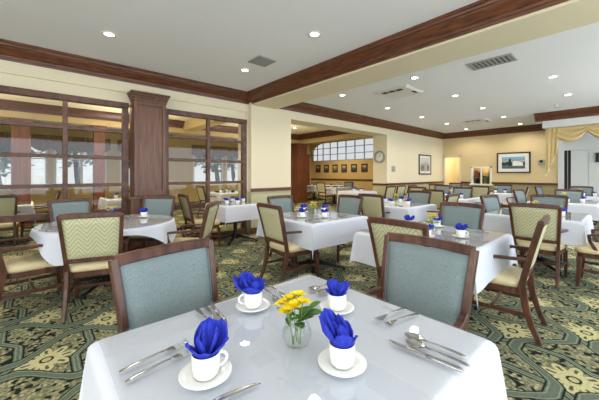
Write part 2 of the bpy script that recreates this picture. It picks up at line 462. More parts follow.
# wooden column between them
co = MB()
co.box(1.20, 1.70, 5.47, YW + 0.1, 0, 2.60)
co.box(1.14, 1.76, 5.40, YW + 0.1, 0, 0.90); co.box(1.11, 1.79, 5.37, YW + 0.1, 0.90, 0.95)
struct('column', co, M_col, 0.006)
cp_ = MB(); x0, x1, yf = 1.20, 1.70, 5.47
for a, b, c, d in ((x0, x0 + 0.06, 0.95, 2.60), (x1 - 0.06, x1, 0.95, 2.60)): cp_.box(a, b, yf - 0.022, yf, c, d)
cp_.box(x0 + 0.06, x1 - 0.06, yf - 0.022, yf, 0.95, 1.04); cp_.box(x0 + 0.06, x1 - 0.06, yf - 0.022, yf, 2.48, 2.60)
struct('trim_12', cp_, M_col, 0.005)
cc = MB()
cc.box(1.185, 1.715, 5.44, YW + 0.05, 2.545, 2.59); cc.box(1.17, 1.73, 5.43, YW + 0.05, 2.59, 2.63); cc.box(1.155, 1.745, 5.415, YW + 0.05, 2.63, 2.665); cc.box(1.14, 1.76, 5.40, YW + 0.05, 2.665, 2.70)
struct('trim_13', cc, M_col, 0.008)

# high window in the inner room
hw = MB(); Xw = XF + 0.02
for yv in (9.14, 9.8, 10.45, 11.1, 11.75, 12.35, 12.95, 13.45, 13.86): hw.box(Xw, Xw + 0.05, yv - 0.022, yv + 0.022, 2.12, 3.30 if yv < 13.0 else (3.14 if yv < 13.6 else 2.85))
for zv, t in ((2.14, 0.03), (2.53, 0.018), (2.92, 0.018), (3.28, 0.025)): hw.box(Xw + 0.005, Xw + 0.045, 9.12, 13.9 if zv < 2.8 else (13.75 if zv < 3 else 12.9), zv - t, zv + t)
ap = [(12.7 + 1.2 * math.cos(a), 2.72 + 0.58 * math.sin(a)) for a in [R(k) for k in range(0, 91, 10)]]
hw.sweep([(Xw + 0.025, p[0], p[1]) for p in ap], (0.03, 0.03), up=(1, 0, 0))
f = struct('window_3', hw, M_vent)
MB().box(Xw + 0.02, Xw + 0.024, 9.12, 13.9, 2.12, 3.3).obj('glass_pane', M_glass, f)
# outside windows of the rear room
for i, (a, c) in enumerate(wins):
    fr = MB(); yb = 14.02
    fr.box(a, c, yb, yb + 0.06, 2.47, 2.55); fr.box(a, c, yb, yb + 0.06, 0.75, 0.83)
    for xv in (a + 0.04, (a + c) / 2, c - 0.04): fr.box(xv - 0.04, xv + 0.04, yb, yb + 0.06, 0.83, 2.47)
    fr.box(a, c, yb + 0.01, yb + 0.05, 1.85, 1.89)
    f = struct('window_%d' % (4 + i), fr, M_white)
    MB().box(a, c, yb + 0.03, yb + 0.034, 0.75, 2.55).obj('glass_pane', M_glass, f)
    # scalloped valance
    va = MB(); n = 36; top = []; bot = []
    for k in range(n + 1):
        t = k / n; xx = a - 0.1 + (c - a + 0.2) * t
        yy = 13.9 + 0.025 * math.sin(t * 50)
        top.append((xx, yy, 2.72)); bot.append((xx, yy, 2.30 - 0.16 * abs(math.sin(t * 3 * PI)) + 0.0))
    va.rings([top, bot], False, False, False)
    tag(va.obj('valance', M_valance), 'brown scalloped valance over %s window of the rear room' % ['the first left', 'the second left', 'the third left', 'the fourth left', 'the second last', 'the last'][i], 'valance', 'valances in the rear room')

# pillars of the rear room
def pillar(x, y, hw_, hz, n):
    p = MB(); p.box(x - hw_, x + hw_, y - hw_, y + hw_, 0, hz); p.box(x - hw_ - .03, x + hw_ + .03, y - hw_ - .03, y + hw_ + .03, 0, 0.14)
    p.box(x - hw_ - .03, x + hw_ + .03, y - hw_ - .03, y + hw_ + .03, 0.95, 1.0); p.box(x - hw_ - .04, x + hw_ + .04, y - hw_ - .04, y + hw_ + .04, hz - 0.1, hz)
    for k in (-1, 0, 1): p.box(x + k * hw_ * 0.6 - 0.012, x + k * hw_ * 0.6 + 0.012, y - hw_ - 0.008, y - hw_, 1.05, hz - 0.15)
    struct('pillar' if n == 0 else 'pillar_%d' % n, p, M_redwood, 0.005)
pillar(9.09, 10.3, 0.30, 2.71, 1)
pillar(12.5, 13.6, 0.25, 2.55, 2)
pillar(1.34, 10.3, 0.13, 2.71, 3)
pillar(-0.30, 10.3, 0.18, 2.71, 4)

# doorway room and serving hatch
dw = MB(); x = XF
dw.box(x - 0.02, x + 0.17, 4.80, 4.86, 0, 2.10); dw.box(x - 0.02, x + 0.17, 5.47, 5.53, 0, 2.10); dw.box(x - 0.02, x + 0.17, 4.80, 5.53, 2.04, 2.10)
struct('door_1', dw, M_cream)
hall = MB(); hall.box(x + 2.6, x + 2.7, 3.0, 7, 0, 2.7); hall.box(x + 0.16, x + 2.6, 6.0, 6.1, 0, 2.7); hall.box(x + .16, x + 2.6, 3.2, 3.3, 0, 2.7); hall.box(x + .16, x + 2.6, 3.2, 6.1, 2.7, 2.8)
struct('wall_hall', hall, M_cream)
sh = thing('shelf_unit', 'white shelving seen through the lit doorway', 'shelf', (x + 2.2, 5.05, 0))
m = MB(); m.box(-0.2, 0.2, -0.35, -0.32, 0, 1.7); m.box(-0.2, 0.2, 0.32, 0.35, 0, 1.7); m.obj('side_panel', M_white, sh)
for z in (0.1, 0.5, 0.9, 1.3, 1.66): MB().box(-0.2, 0.2, -0.32, 0.32, z, z + 0.03).obj('shelf', M_white, sh)
ht = MB(); y0, y1 = 3.66, 4.42
ht.box(x - 0.03, x + 0.15, y0, y0 + 0.06, 0.86, 1.62); ht.box(x - 0.03, x + 0.15, y1 - 0.06, y1, 0.86, 1.62); ht.box(x - 0.03, x + 0.15, y0, y1, 1.56, 1.62); ht.box(x - 0.06, x + 0.15, y0 - 0.03, y1 + 0.03, 0.86, 0.92); ht.box(x - 0.01, x + 0.1, 4.02, 4.06, 0.92, 1.56)
f = struct('window_10', ht, M_mat)
MB().box(x + 0.03, x + 0.034, y0 + .05, y1 - .05, 0.9, 1.57).obj('glass_pane', M_glass, f)
cab = thing('wall_cabinet', 'dim shelving with dark goods behind the white serving hatch', 'cabinet', (x + 0.16, 4.04, 0.85))
m = MB(); m.box(0.4, 0.43, -0.42, 0.42, 0, 0.8); m.box(0, 0.4, -0.42, -0.39, 0, 0.8); m.box(0, 0.4, 0.39, 0.42, 0, 0.8); m.box(0, .4, -.42, .42, -0.03, 0); m.box(0, .4, -.42, .42, .8, .83); m.obj('carcass', M_tan, cab)
MB().box(0.1, 0.4, -0.39, 0.39, 0.36, 0.38).obj('shelf', M_winwood, cab)
M_red = plain('red_goods', srgb(140, 50, 46), 0.6)
for k, (yy, zz, hh, mm) in enumerate(((0.28, 0.38, 0.22, M_red), (0.14, 0.38, 0.16, M_dark), (0.26, 0.0, 0.26, M_dark), (0.1, 0.0, 0.2, M_winwood), (-0.14, 0.0, 0.3, M_leaf), (-0.26, 0.38, 0.24, M_dark), (-0.12, .38, .2, M_tan))):
    b = MB().box(x + 0.36, x + 0.48, 4.04 + yy - 0.05, 4.04 + yy + 0.05, 0.85 + zz, 0.85 + zz + hh).box(x + 0.38, x + 0.46, 4.04 + yy - 0.03, 4.04 + yy + 0.03, 0.85 + zz + hh, 0.85 + zz + hh + 0.03)
    tag(b.obj('canister', mm), ['red canister on upper shelf behind hatch', 'short dark canister on upper shelf beside the red one', 'tall dark canister on lower shelf under the red one', 'brown canister on lower shelf behind the hatch', 'green canister on lower shelf behind right hatch pane', 'dark canister on upper shelf behind right hatch pane', 'tan canister on upper shelf behind right hatch pane'][k], 'canister', 'goods behind the serving hatch')

# white panelled doors of the curtained bay
pn = MB(); x = XF
pn.box(x - 0.06, x, 1.50, 1.66, 0, 2.66); pn.box(x - 0.03, x, -4, 1.33, 0, 2.67); pn.box(x - 0.07, x, -4, 1.50, 2.12, 2.17); pn.box(x - 0.03, x, 1.33, 1.5, 2.17, 2.67)
pn.box(x - 0.05, x, 1.28, 1.33, 0, 2.12)
f = struct('door_2', pn, M_panel, 0.003)
MB().box(x - 0.02, x, 1.33, 1.50, 0, 2.12).obj('dark_glass', M_dark, f)
sl = MB(); sl.box(x - 0.045, x - 0.02, 1.405, 1.42, 0, 2.12); sl.obj('glazing_bar', M_grey, f)
MB().box(x - 0.09, x - 0.03, 0.66, 0.74, 1.7, 2.0).obj('door_closer', M_dark, f)
MB().box(x - 0.042, x - 0.03, 0.90, 0.905, 0.05, 2.10).box(x - 0.042, x - 0.03, -0.3, -0.295, 0.05, 2.1).obj('panel_seam', M_grey, f)

# curtain swags in the bay
def swag(yc, half, label):
    m = MB(); nu, nv = 30, 12; rows = []
    for j in range(nv + 1):
        v = j / nv; row = []
        for i in range(nu + 1):
            u = i / nu * 2 - 1
            drop = (1 - u * u)
            z = 2.66 - v * (0.10 + 0.34 * drop) - 0.0
            xx = 11.24 - 0.05 * math.sin(v * 5.5 * PI) * (0.35 + 0.65 * drop) - 0.06 * v * drop
            row.append((xx, yc + u * half, z))
        rows.append(row)
    m.rings(rows, False, False, False)
    o = m.obj('curtain_swag', M_curtain); tag(o, label, 'curtain', 'gold curtain swags'); return o
swag(1.14, 0.40, 'draped gold swag next to the hanging tail under the soffit')
swag(0.42, 0.40, 'draped gold swag second from the hanging tail, at the frame edge')
tl = MB(); rows = []
for j in range(17):
    v = j / 16; row = []
    for i in range(25):
        u = i / 24
        bott = 1.30 + 0.75 * u ** 1.3
        z = 2.66 - v * (2.66 - bott)
        row.append((11.22 + 0.03 * math.sin(u * 6 * PI) * (0.6 + 0.4 * v), 1.66 - u * (0.26 + 0.05 * (1 - v)), z))
    rows.append(row)
tl.rings(rows, False, False, False)
tl_o = tag(tl.obj('curtain_tail', M_curtain), 'gold pleated curtain tail hanging at the left end of the bay', 'curtain')
fr_ = MB(); rows2 = [[(p[0] - 0.012, p[1], p[2]) for p in rows[-1]], [(p[0] - 0.03, p[1] + 0.01, p[2] - 0.06 + 0.015 * math.sin(i * 2.1)) for i, p in enumerate(rows[-1])]]
fr_.rings(rows2, False, False, False); fr_.obj('fringe_edge', M_mat, tl_o)

# ------------------------------------------------------------------ wall furniture
def picture_x(yc, zc, wd, hg, art, label, mat_w=0.05, frame=0.035, group=None, xw=XF, fm=M_dark):
    t = thing('framed_picture', label, 'picture', (xw, yc, zc), 0, group)
    m = MB(); a, b = wd / 2, hg / 2
    for q in ((-a, a, b - frame, b), (-a, a, -b, -b + frame)): m.box(-0.035, 0, q[0], q[1], q[2], q[3])
    m.box(-0.035, 0, -a, -a + frame, -b + frame, b - frame); m.box(-0.035, 0, a - frame, a, -b + frame, b - frame)
    m.obj('frame', fm, t)
    if mat_w: MB().box(-0.018, -0.012, -a + frame, a - frame, -b + frame, b - frame).obj('mat', M_mat, t)
    i = frame + mat_w
    MB().box(-0.022, -0.018, -a + i, a - i, -b + i, b - i).obj('artwork', art, t)
    return t
art1 = painting_mat('harbour_art', [(0.0, srgb(60, 84, 92)), (0.28, srgb(90, 116, 120)), (0.36, srgb(48, 58, 46)), (0.5, srgb(30, 40, 40)), (0.6, srgb(190, 190, 160)), (0.72, srgb(120, 160, 186)), (1.0, srgb(150, 186, 206))], 1.3)
t = picture_x(2.95, 1.75, 1.06, 0.78, art1, 'wide landscape print in dark frame on the far wall', 0.12, 0.045)
m = MB(); m.prism([(-0.3, -0.12), (0.02, -0.12), (0.02, 0.02), (-0.05, 0.07), (-0.3, 0.0)], 'x', -0.026, -0.0225); m.obj('painted_house', M_mat, t)
m = MB(); m.prism([(0.05, -0.12), (0.16, -0.12), (0.14, 0.12), (0.10, 0.17), (0.07, 0.12)], 'x', -0.026, -0.0225); m.obj('painted_tree', M_dark, t)
art2 = painting_mat('tower_art', [(0.0, srgb(150, 142, 118)), (0.3, srgb(110, 106, 94)), (0.5, srgb(150, 152, 148)), (0.7, srgb(196, 200, 198)), (1.0, srgb(206, 206, 196))], 4.1)
t = thing('framed_picture', 'tall framed print on the cream wall right of the clock', 'picture', (11.75, YP, 1.70))
a, b, fr2 = 0.52, 0.40, 0.045
m = MB()
m.box(-a, a, -0.035, 0, b - fr2, b); m.box(-a, a, -0.035, 0, -b, -b + fr2); m.box(-a, -a + fr2, -0.035, 0, -b + fr2, b - fr2); m.box(a - fr2, a, -0.035, 0, -b + fr2, b - fr2); m.obj('frame', M_dark, t)
MB().box(-a + fr2, a - fr2, -0.018, -0.012, -b + fr2, b - fr2).obj('mat', M_mat, t)
MB().box(-a + 0.13, a - 0.13, -0.022, -0.018, -b + 0.13, b - 0.13).obj('artwork', art2, t)
m = MB(); m.prism([(-0.08, -0.28), (0.14, -0.28), (0.14, 0.05), (0.02, 0.12), (-0.08, 0.02)], 'y', -0.026, -0.0225); m.obj('painted_tower', M_grey, t)
cols = [srgb(120, 66, 40), srgb(96, 84, 70), srgb(150, 140, 40), srgb(110, 100, 100), srgb(70, 90, 60), srgb(120, 70, 60)]
names = ['reddish small framed print, leftmost of six under the high window', 'grey-brown small print second from left of six under the high window', 'yellow-green small print third of the six under the high window', 'grey small print fourth of the six under the high window', 'green small print fifth of the six under the high window', 'brown small print, rightmost of six under the high window']
for k, px in enumerate((318.3, 326.6, 335.3, 344.3, 354.2, 364.6)):
    c = cols[k]; d = XF / (FX + FY * (px - 299.5) / F); yy = d * (FY - FX * (px - 299.5) / F)
    am = painting_mat('small_art_%d' % k, [(0, tuple(v * 0.4 for v in c[:3]) + (1,)), (0.5, c), (0.8, srgb(190, 180, 140)), (1, tuple(v * 0.7 for v in c[:3]) + (1,))], k * 2.7)
    picture_x(yy, 1.66, 0.40, 0.46, am, names[k], 0.0, 0.06, 'small prints under the high window')
# clock on the reveal
ck = thing('wall_clock', 'round grey wall clock on the reveal of the wide opening', 'clock', (8.96, 5.82, 1.92))
def disc_x(m, r0, r1, x0, x1, n=32):
    rg = [[(xx, rr * math.cos(2 * PI * j / n), rr * math.sin(2 * PI * j / n)) for j in range(n)] for rr, xx in ((r1, x0), (r1, x1), (r0, x1), (r0, x0), (r1, x0))]
    m.rings(rg, True, False, False)
m = MB(); disc_x(m, 0.165, 0.215, 0, -0.05); m.obj('rim', M_vent, ck)
m = MB(); m.prism([(0.168 * math.cos(2 * PI * j / 32), 0.168 * math.sin(2 * PI * j / 32)) for j in range(32)], 'x', -0.02, 0); m.obj('dial', M_mat, ck)
m = MB()
for j in range(12):
    a = 2 * PI * j / 12; c, s_ = math.cos(a), math.sin(a)
    m.prism([(0.145 * c - 0.006 * s_, 0.145 * s_ + 0.006 * c), (0.145 * c + 0.006 * s_, 0.145 * s_ - 0.006 * c), (0.115 * c + 0.006 * s_, 0.115 * s_ - 0.006 * c), (0.115 * c - 0.006 * s_, 0.115 * s_ + 0.006 * c)], 'x', -0.024, -0.02)
m.obj('hour_marks', M_dark, ck)
for an, ln in ((R(95), 0.12), (R(-20), 0.08)):
    m = MB(); c, s_ = math.cos(an), math.sin(an); m.prism([(-0.006 * s_, 0.006 * c), (0.006 * s_, -0.006 * c), (ln * c + .003 * s_, ln * s_ - .003 * c), (ln * c - .003 * s_, ln * s_ + .003 * c)], 'x', -0.028, -0.024); m.obj('hand', M_dark, ck)
# thermostat, emergency light
t = thing('wall_speaker', 'small square grey grille box on wall beside the clock reveal', 'speaker', (9.36, YP, 1.50))
MB().box(-0.1, 0.1, -0.03, 0, -0.1, 0.1).obj('housing', M_grey, t, 0.006)
m = MB()
for k in range(5): m.box(-0.08, 0.08, -0.034, -0.03, -0.075 + k * 0.034, -0.06 + k * 0.034)
m.obj('grille', M_vent, t)
t = thing('emergency_light', 'grey twin-lamp emergency light on the far wall beside the curtain', 'emergency light', (XF, 2.02, 1.74))
MB().box(-0.07, 0.002, -0.16, 0.16, -0.09, 0.09).obj('housing', M_grey, t, 0.01)
for s_ in (-1, 1):
    m = MB(); m.prism([(s_ * 0.085 + 0.05 * math.cos(2 * PI * j / 16), 0.03 + 0.05 * math.sin(2 * PI * j / 16)) for j in range(16)], 'x', -0.11, -0.07); m.obj('lamp_head', M_dark, t)

# ------------------------------------------------------------------ ceiling fittings
def downlight(px, py, label, i):
    x, y = w(px, py, CE)
    t = thing('ceiling_light', label, 'ceiling light', (x, y, CE), 0, 'recessed ceiling lights')
    m = MB(); m.lathe([(0.085, 0), (0.085, -0.008), (0.055, -0.008), (0.055, 0), (0.085, 0)], 24, caps=(False, False)); m.obj('trim_ring', M_white, t)
    m = MB(); m.lathe([(0.0555, -0.001), (0.0555, -0.005)], 24); m.obj('lens', M_light, t)
    return (x, y)
DL = [(109, 34, 'recessed light above the round table, leftmost on the ceiling'), (314.5, 34, 'recessed light near the middle of the front ceiling'), (245, 70, 'recessed light beside the small ceiling vent'),
      (414.6, 77.6, 'recessed light right of the white square diffuser'), (455, 95.6, 'recessed light under the large grey return grille'), (387.6, 108, 'recessed light by the left wall past the beam'),
      (342.5, 95, 'recessed light nearest the opening past the beam'), (421.7, 117, 'recessed light left of the far white diffuser'), (447, 123.6, 'recessed light close to the far corner'),
      (482.7, 108, 'recessed light right of the far white diffuser'), (503.8, 116.7, 'recessed light in front of the landscape print'), (552.9, 76.6, 'recessed light right of the large grey grille'),
      (567.9, 94.6, 'recessed light near the soffit crown'), (520, 123.7, 'recessed light nearest the far wall above the landscape print'), (466, 129, 'recessed light nearest the far corner')]
DLP = [downlight(a, b, c, i) for i, (a, b, c) in enumerate(DL)]
def grille(x, y, wx, wy, name, label, mat, slats=7):
    t = thing(name, label, 'vent', (x, y, CE))
    m = MB(); a, b = wx / 2, wy / 2
    for q in ((-a, a, b - .03, b), (-a, a, -b, -b + .03), (-a, -a + .03, -b + .03, b - .03), (a - .03, a, -b + .03, b - .03)): m.box(q[0], q[1], q[2], q[3], -0.015, 0)
    m.obj('frame', mat, t)
    MB().box(-a + .03, a - .03, -b + .03, b - .03, -0.003, -0.0005).obj('backing', M_dark if mat != M_vent else M_vent, t)
    m = MB()
    for k in range(slats):
        yy = -b + 0.03 + (wy - 0.06) * (k + 0.5) / slats
        m.box(-a + .03, a - .03, yy - 0.3 * (wy - .06) / slats, yy + 0.3 * (wy - .06) / slats, -0.012, -0.004)
    m.obj('slats', M_vent, t)
x, y = w(262, 61, CE); grille(x, y, 0.32, 0.32, 'ceiling_vent', 'small grey square vent in the front ceiling before the beam', M_vent)
x, y = w(491, 62, CE); grille(x, y, 0.38, 0.62, 'ceiling_vent', 'large grey rectangular return grille past the beam', M_grey, 9)
for (px, py, lab) in ((399, 92, 'white air diffuser with dark slots past the beam, nearer one'), (476, 120.7, 'white air diffuser with dark slots near the far wall')):
    x, y = w(px, py, CE)
    t = thing('air_diffuser', lab, 'air diffuser', (x, y, CE), 0, 'white ceiling diffusers')
    m = MB(); m.box(-0.38, 0.38, -0.38, 0.38, -0.018, -0.001); m.box(-0.35, 0.35, -0.35, 0.35, -0.035, -0.018); m.obj('plate', M_white, t, 0.004)
    for q in ((-0.32, -0.2, -0.22, -0.08), (-0.32, -0.2, -0.05, 0.08), (-0.32, -0.2, 0.11, 0.24), (0.02, 0.2, -0.33, -0.27)): MB().box(q[0], q[1], q[2], q[3], -0.040, -0.0345).obj('slot', M_dark, t)
x, y = w(556, 105, CE)
t = thing('sprinkler_head', 'small white sprinkler head on the ceiling by the soffit', 'sprinkler', (x, y, CE))
m = MB(); m.lathe([(0.05, 0), (0.05, -0.012), (0.02, -0.02), (0.018, -0.06)], 16); m.obj('base', M_white, t)
m = MB(); m.lathe([(0.04, -0.06), (0.04, -0.068)], 16); m.obj('deflector', M_grey, t)
# warm pendant-less lamps in the rear room: recessed
for i, (x, y) in enumerate(((0.3, 8.0), (2.6, 8.2), (5.6, 8.0), (7.4, 8.6))):
    t = thing('ceiling_light', 'recessed light in the rear room ceiling, number %s from the glazed end' % ['one', 'two', 'three', 'four'][i], 'ceiling light', (x, y, CE), 0, 'rear room ceiling lights')
    MB().lathe([(0.085, 0), (0.085, -0.008), (0.055, -0.008), (0.055, 0), (0.085, 0)], 24, caps=(False, False)).obj('trim_ring', M_white, t)
    MB().lathe([(0.0555, -0.001), (0.0555, -0.005)], 24).obj('lens', M_light, t)

# ------------------------------------------------------------------ chairs (local front = +y)
def back_pt(x, z):
    """centre surface of the raked, slightly bowed backrest"""
    t = (z - 0.42) / 0.55
    return -0.235 - 0.115 * t - 0.02 * t * t + 0.010 * (x / 0.25) ** 2
def hwid(z): return 0.206 + 0.034 * (z - 0.42) / 0.55
def make_chair():
    t = thing('dining_chair', '', 'chair')
    # seat cushion: rounded slab
    m = MB(); rg = []
    def ring(z, inset):
        r = []
        n = 40
        for k in range(n):
            a = 2 * PI * k / n; c, s = math.cos(a), math.sin(a)
            e = 0.32
            X = math.copysign(abs(c) ** e, c); Y = math.copysign(abs(s) ** e, s)
            yy = 0.01 + Y * (0.25 - inset); hw2 = (0.238 + 0.02 * Y) - inset
            r.append((X * hw2, yy, z))
        return r
    for z, i in ((0.40, 0.012), (0.415, 0.0), (0.445, 0.0), (0.463, 0.012), (0.474, 0.04), (0.48, 0.10), (0.482, 0.18)): rg.append(ring(z, i))
    m.rings(rg); m.obj('seat', M_seat, t)
    # seat rail
    m = MB(); rg = [ring(0.345, 0.022), ring(0.35, 0.014), ring(0.40, 0.014)]; m.rings(rg, smooth=False); m.obj('seat_rail', M_chairwood, t)
    for s in (-1, 1):
        m = MB(); m.sweep([(s * 0.226, 0.235, 0.0), (s * 0.224, 0.222, 0.2), (s * 0.221, 0.218, 0.35)], [(0.015, 0.015), (0.019, 0.019), (0.024, 0.024)], up=(0, 1, 0)); m.obj('leg', M_chairwood, t)
        m = MB(); m.sweep([(s * 0.212, -0.345, 0.0), (s * 0.209, -0.295, 0.12), (s * 0.207, -0.255, 0.26), (s * 0.208, -0.235, 0.42)], [(0.015, 0.018), (0.017, 0.02), (0.018, 0.024), (0.018, 0.026)], up=(0, 1, 0)); m.obj('leg', M_chairwood, t)
    # backrest frame
    m = MB()
    for s in (-1, 1):
        pts = []; sz = []
        for k in range(9):
            z = 0.40 + 0.545 * k / 8; pts.append((s * (hwid(z) + 0.002), back_pt(hwid(z), z), z)); sz.append((0.016, 0.022))
        m.sweep(pts, sz, up=(0, 1, 0))
    for z, hz, ht in ((0.938, 0.024, 0.019), (0.515, 0.02, 0.018)):
        pts = [(hwid(z) * u, back_pt(hwid(z) * u, z), z + (0.006 * (1 - u * u) if z > 0.9 else 0)) for u in [k / 5 - 1 for k in range(11)]]
        m.sweep(pts, (hz, ht) if False else (ht, hz), up=(0, 0, 1))
    m.obj('back_frame', M_chairwood, t)
    # upholstered panels
    for nm, mat, off, bul in (('back_cushion', M_blue, 0.002, 0.024), ('back_panel', M_chev, -0.002, -0.017)):
        m = MB(); rows = []
        nz, nx = 12, 12
        for j in range(nz + 1):
            v = j / nz; z = 0.53 + (0.916 - 0.53) * v; row = []
            for i in range(nx + 1):
                u = 2 * i / nx - 1; xx = u * (hwid(z) - 0.014)
                e = min(1, (1 - abs(u)) * 9) ** 0.5 * min(1, min(v, 1 - v) * 18) ** 0.5
                row.append((xx, back_pt(xx, z) + off + bul * e, z))
            rows.append(row)
        m.rings(rows, False, False, False); po = m.obj(nm, mat, t)
        pp = []
        for v in range(0, 11): z = 0.535 + 0.376 * v / 10; pp.append((hwid(z) - 0.016, z))
        for sgn in (-1, 1):
            m = MB(); m.sweep([(sgn * a, back_pt(a, z) + off * 1.5 + bul * 0.3, z) for a, z in pp], (0.0035, 0.0035), up=(0, 1, 0), n=6, smooth=True)
            m.obj('piping', mat, po)
    # arms
    for s in (-1, 1):
        m = MB()
        z0 = 0.645; hb = hwid(z0)
        m.sweep([(s * (hb + 0.002), back_pt(hb, z0), z0), (s * (hb + 0.022), -0.15, 0.642), (s * (hb + 0.03), 0.0, 0.635), (s * (hb + 0.026), 0.10, 0.625), (s * (hb + 0.018), 0.145, 0.607)],
                [(0.016, 0.013), (0.018, 0.012), (0.022, 0.012), (0.022, 0.012), (0.018, 0.014)])
        ar = m.obj('arm', M_chairwood, t); m = MB()
        m.sweep([(s * (hb + 0.02), 0.135, 0.61), (s * (hb + 0.018), 0.128, 0.55), (s * (hb + 0.008), 0.085, 0.46), (s * (hb + 0.0), 0.06, 0.37)], [(0.014, 0.016), (0.014, 0.016), (0.014, 0.018), (0.012, 0.02)], up=(0, 1, 0))
        m.obj('arm_support', M_chairwood, ar)
        m = MB(); m.sweep([(s * 0.224, 0.222, 0.2), (s * 0.209, -0.275, 0.2)], (0.010, 0.016)); m.obj('stretcher', M_chairwood, t)
    m = MB(); m.sweep([(-0.216, -0.02, 0.2), (0.216, -0.02, 0.2)], (0.010, 0.014)); m.obj('stretcher', M_chairwood, t)
    return t
CH = make_chair(); CH_used = [False]
FACE = {'N': PI / 2, 'S': -PI / 2, 'E': 0.0, 'W': PI}
def chair(x, y, face, label, jit=0.0, group=None):
    """face: heading the sitter would look, N=+y S=-y E=+x W=-x"""
    a = (FACE[face] if isinstance(face, str) else face) - PI / 2 + R(jit)
    if not CH_used[0]:
        CH_used[0] = True; CH.location = (x, y, 0); CH.rotation_euler = (0, 0, a); CH['label'] = label
        if group: CH['group'] = group
        return CH
    return dup(CH, (x, y, 0), a, label, group)

# ------------------------------------------------------------------ tables and cloths
TT = 0.740                      # tabletop height
def cloth_square(hx, hy, over, seed):
    rnd = random.Random(seed); m = MB(); z0 = TT + 0.003
    N = 14
    def axis(h):
        a = [-h - over * (1 - k / 10) for k in range(10)]
        return a + [-h + 2 * h * k / N for k in range(N + 1)] + [h + over * (k + 1) / 10 for k in range(10)]
    U, V = axis(hx), axis(hy); ph = [rnd.uniform(0, 6) for _ in range(4)]
    rows = []
    for v in V:
        row = []
        for u in U:
            ex = max(0, abs(u) - hx); ey = max(0, abs(v) - hy)
            sx = math.copysign(1, u); sy = math.copysign(1, v)
            cx = max(-hx, min(hx, u)); cy = max(-hy, min(hy, v))
            if ex == 0 and ey == 0: row.append((u, v, z0)); continue
            r = math.hypot(ex, ey); drop = r
            k = min(1, drop / 0.03)
            out = 0.012 * k
            if ex > 0 and ey > 0:
                th = math.atan2(ey, ex); fl = math.sin(2 * th)
                o = out + drop * 0.10 * fl
                px = cx + sx * (o * 0.75 + drop * 0.05 * math.cos(th)); py = cy + sy * (o * 0.75 + drop * 0.05 * math.sin(th))
                z = z0 - max(0, drop - 0.012) * (1.0 - 0.06 * fl)
            elif ex > 0:
                wv = 0.010 * math.sin(cy * 9 + ph[0] + sx) * drop / over
                px = cx + sx * (out + drop * 0.05 + wv); py = cy; z = z0 - max(0, drop - 0.012)
            else:
                wv = 0.010 * math.sin(cx * 9 + ph[1] + sy) * drop / over
                px = cx; py = cy + sy * (out + drop * 0.05 + wv); z = z0 - max(0, drop - 0.012)
            row.append((px, py, z))
        rows.append(row)
    m.rings(rows, False, False, False)
    return m
def cloth_round(r0, L, seed):
    m = MB(); z0 = TT + 0.003; n = 96; rows = []
    fr = [0.05, 0.5, 0.9, 0.99, 1.0]
    for f in fr: rows.append([(r0 * f * math.cos(2 * PI * k / n), r0 * f * math.sin(2 * PI * k / n), z0) for k in range(n)])
    for j in range(1, 11):
        row = []
        for k in range(n):
            a = 2 * PI * k / n; ext = L / max(abs(math.cos(a)), abs(math.sin(a))) - r0
            ext = min(ext, L * 1.33 - r0); d = ext * j / 10
            wv = 0.035 * math.sin(a * 12 + seed) * (d / 0.3)
            rr = r0 + 0.014 * min(1, d / 0.03) + d * 0.10 + wv
            row.append((rr * math.cos(a), rr * math.sin(a), z0 - max(0, d - 0.012)))
        rows.append(row)
    m.rings(rows, True, True, False); return m
def table(x, y, size, desc, rz=0, hy=None, round_=False, over=0.27, glass=True, seed=1, cloth_label=None):
    t = thing('dining_table', 'cloth-covered pedestal table: ' + desc, 'table', (x, y, 0), rz)
    h = size / 2; hy = hy or h
    if round_:
        MB().lathe([(h - 0.03, TT - 0.035), (h - .02, TT - 0.03), (h - .02, TT - 0.004), (h - 0.024, TT)], 64).obj('table_top', M_winwood, t)
    else:
        MB().box(-h + .03, h - .03, -hy + .03, hy - .03, TT - 0.035, TT).obj('table_top', M_winwood, t, 0.004)
    MB().lathe([(0.17, TT - 0.05), (0.17, TT - 0.036)], 4).obj('mounting_plate', M_iron, t)
    MB().lathe([(0.07, 0.06), (0.055, 0.12), (0.04, 0.16), (0.04, TT - 0.06), (0.06, TT - 0.05)], 20).obj('column', M_iron, t)
    for k in range(4):
        a = PI / 4 * 0 + k * PI / 2 + PI / 4; c, s = math.cos(a), math.sin(a); L = 0.42
        m = MB(); m.sweep([(0.03 * c, 0.03 * s, 0.115), (L * 0.4 * c, L * 0.4 * s, 0.08), (L * 0.8 * c, L * 0.8 * s, 0.045), (L * c, L * s, 0.035)], [(0.028, 0.03), (0.026, 0.022), (0.024, 0.016), (0.026, 0.014)], n=10, smooth=True)
        ft = m.obj('foot', M_iron, t); MB().lathe([(0.022, 0.0), (0.022, 0.03)], 12, L * c, L * s).obj('glide', M_iron, ft)
    if glass:
        g = MB()
        if round_: g.lathe([(h - 0.004, TT + 0.0055), (h, TT + 0.007), (h, TT + 0.011), (h - 0.003, TT + 0.0125)], 64)
        else: g.box(-h + .012, h - .012, -hy + .012, hy - .012, TT + 0.0055, TT + 0.0125)
        g.obj('glass_top', M_tglass, t)
    c = (cloth_round(h + 0.004, h + 0.07, seed) if round_ else cloth_square(h + 0.002, hy + 0.002, over, seed)).obj('tablecloth', M_cloth, loc=(x, y, 0))
    c.rotation_euler = (0, 0, rz)
    md = c.modifiers.new('sub', 'SUBSURF'); md.levels = 1; md.render_levels = 1
    tag(c, cloth_label or ('white tablecloth on the ' + desc), 'tablecloth', 'white tablecloths')
    return t
ZT = TT + 0.0128                # surface of the glass

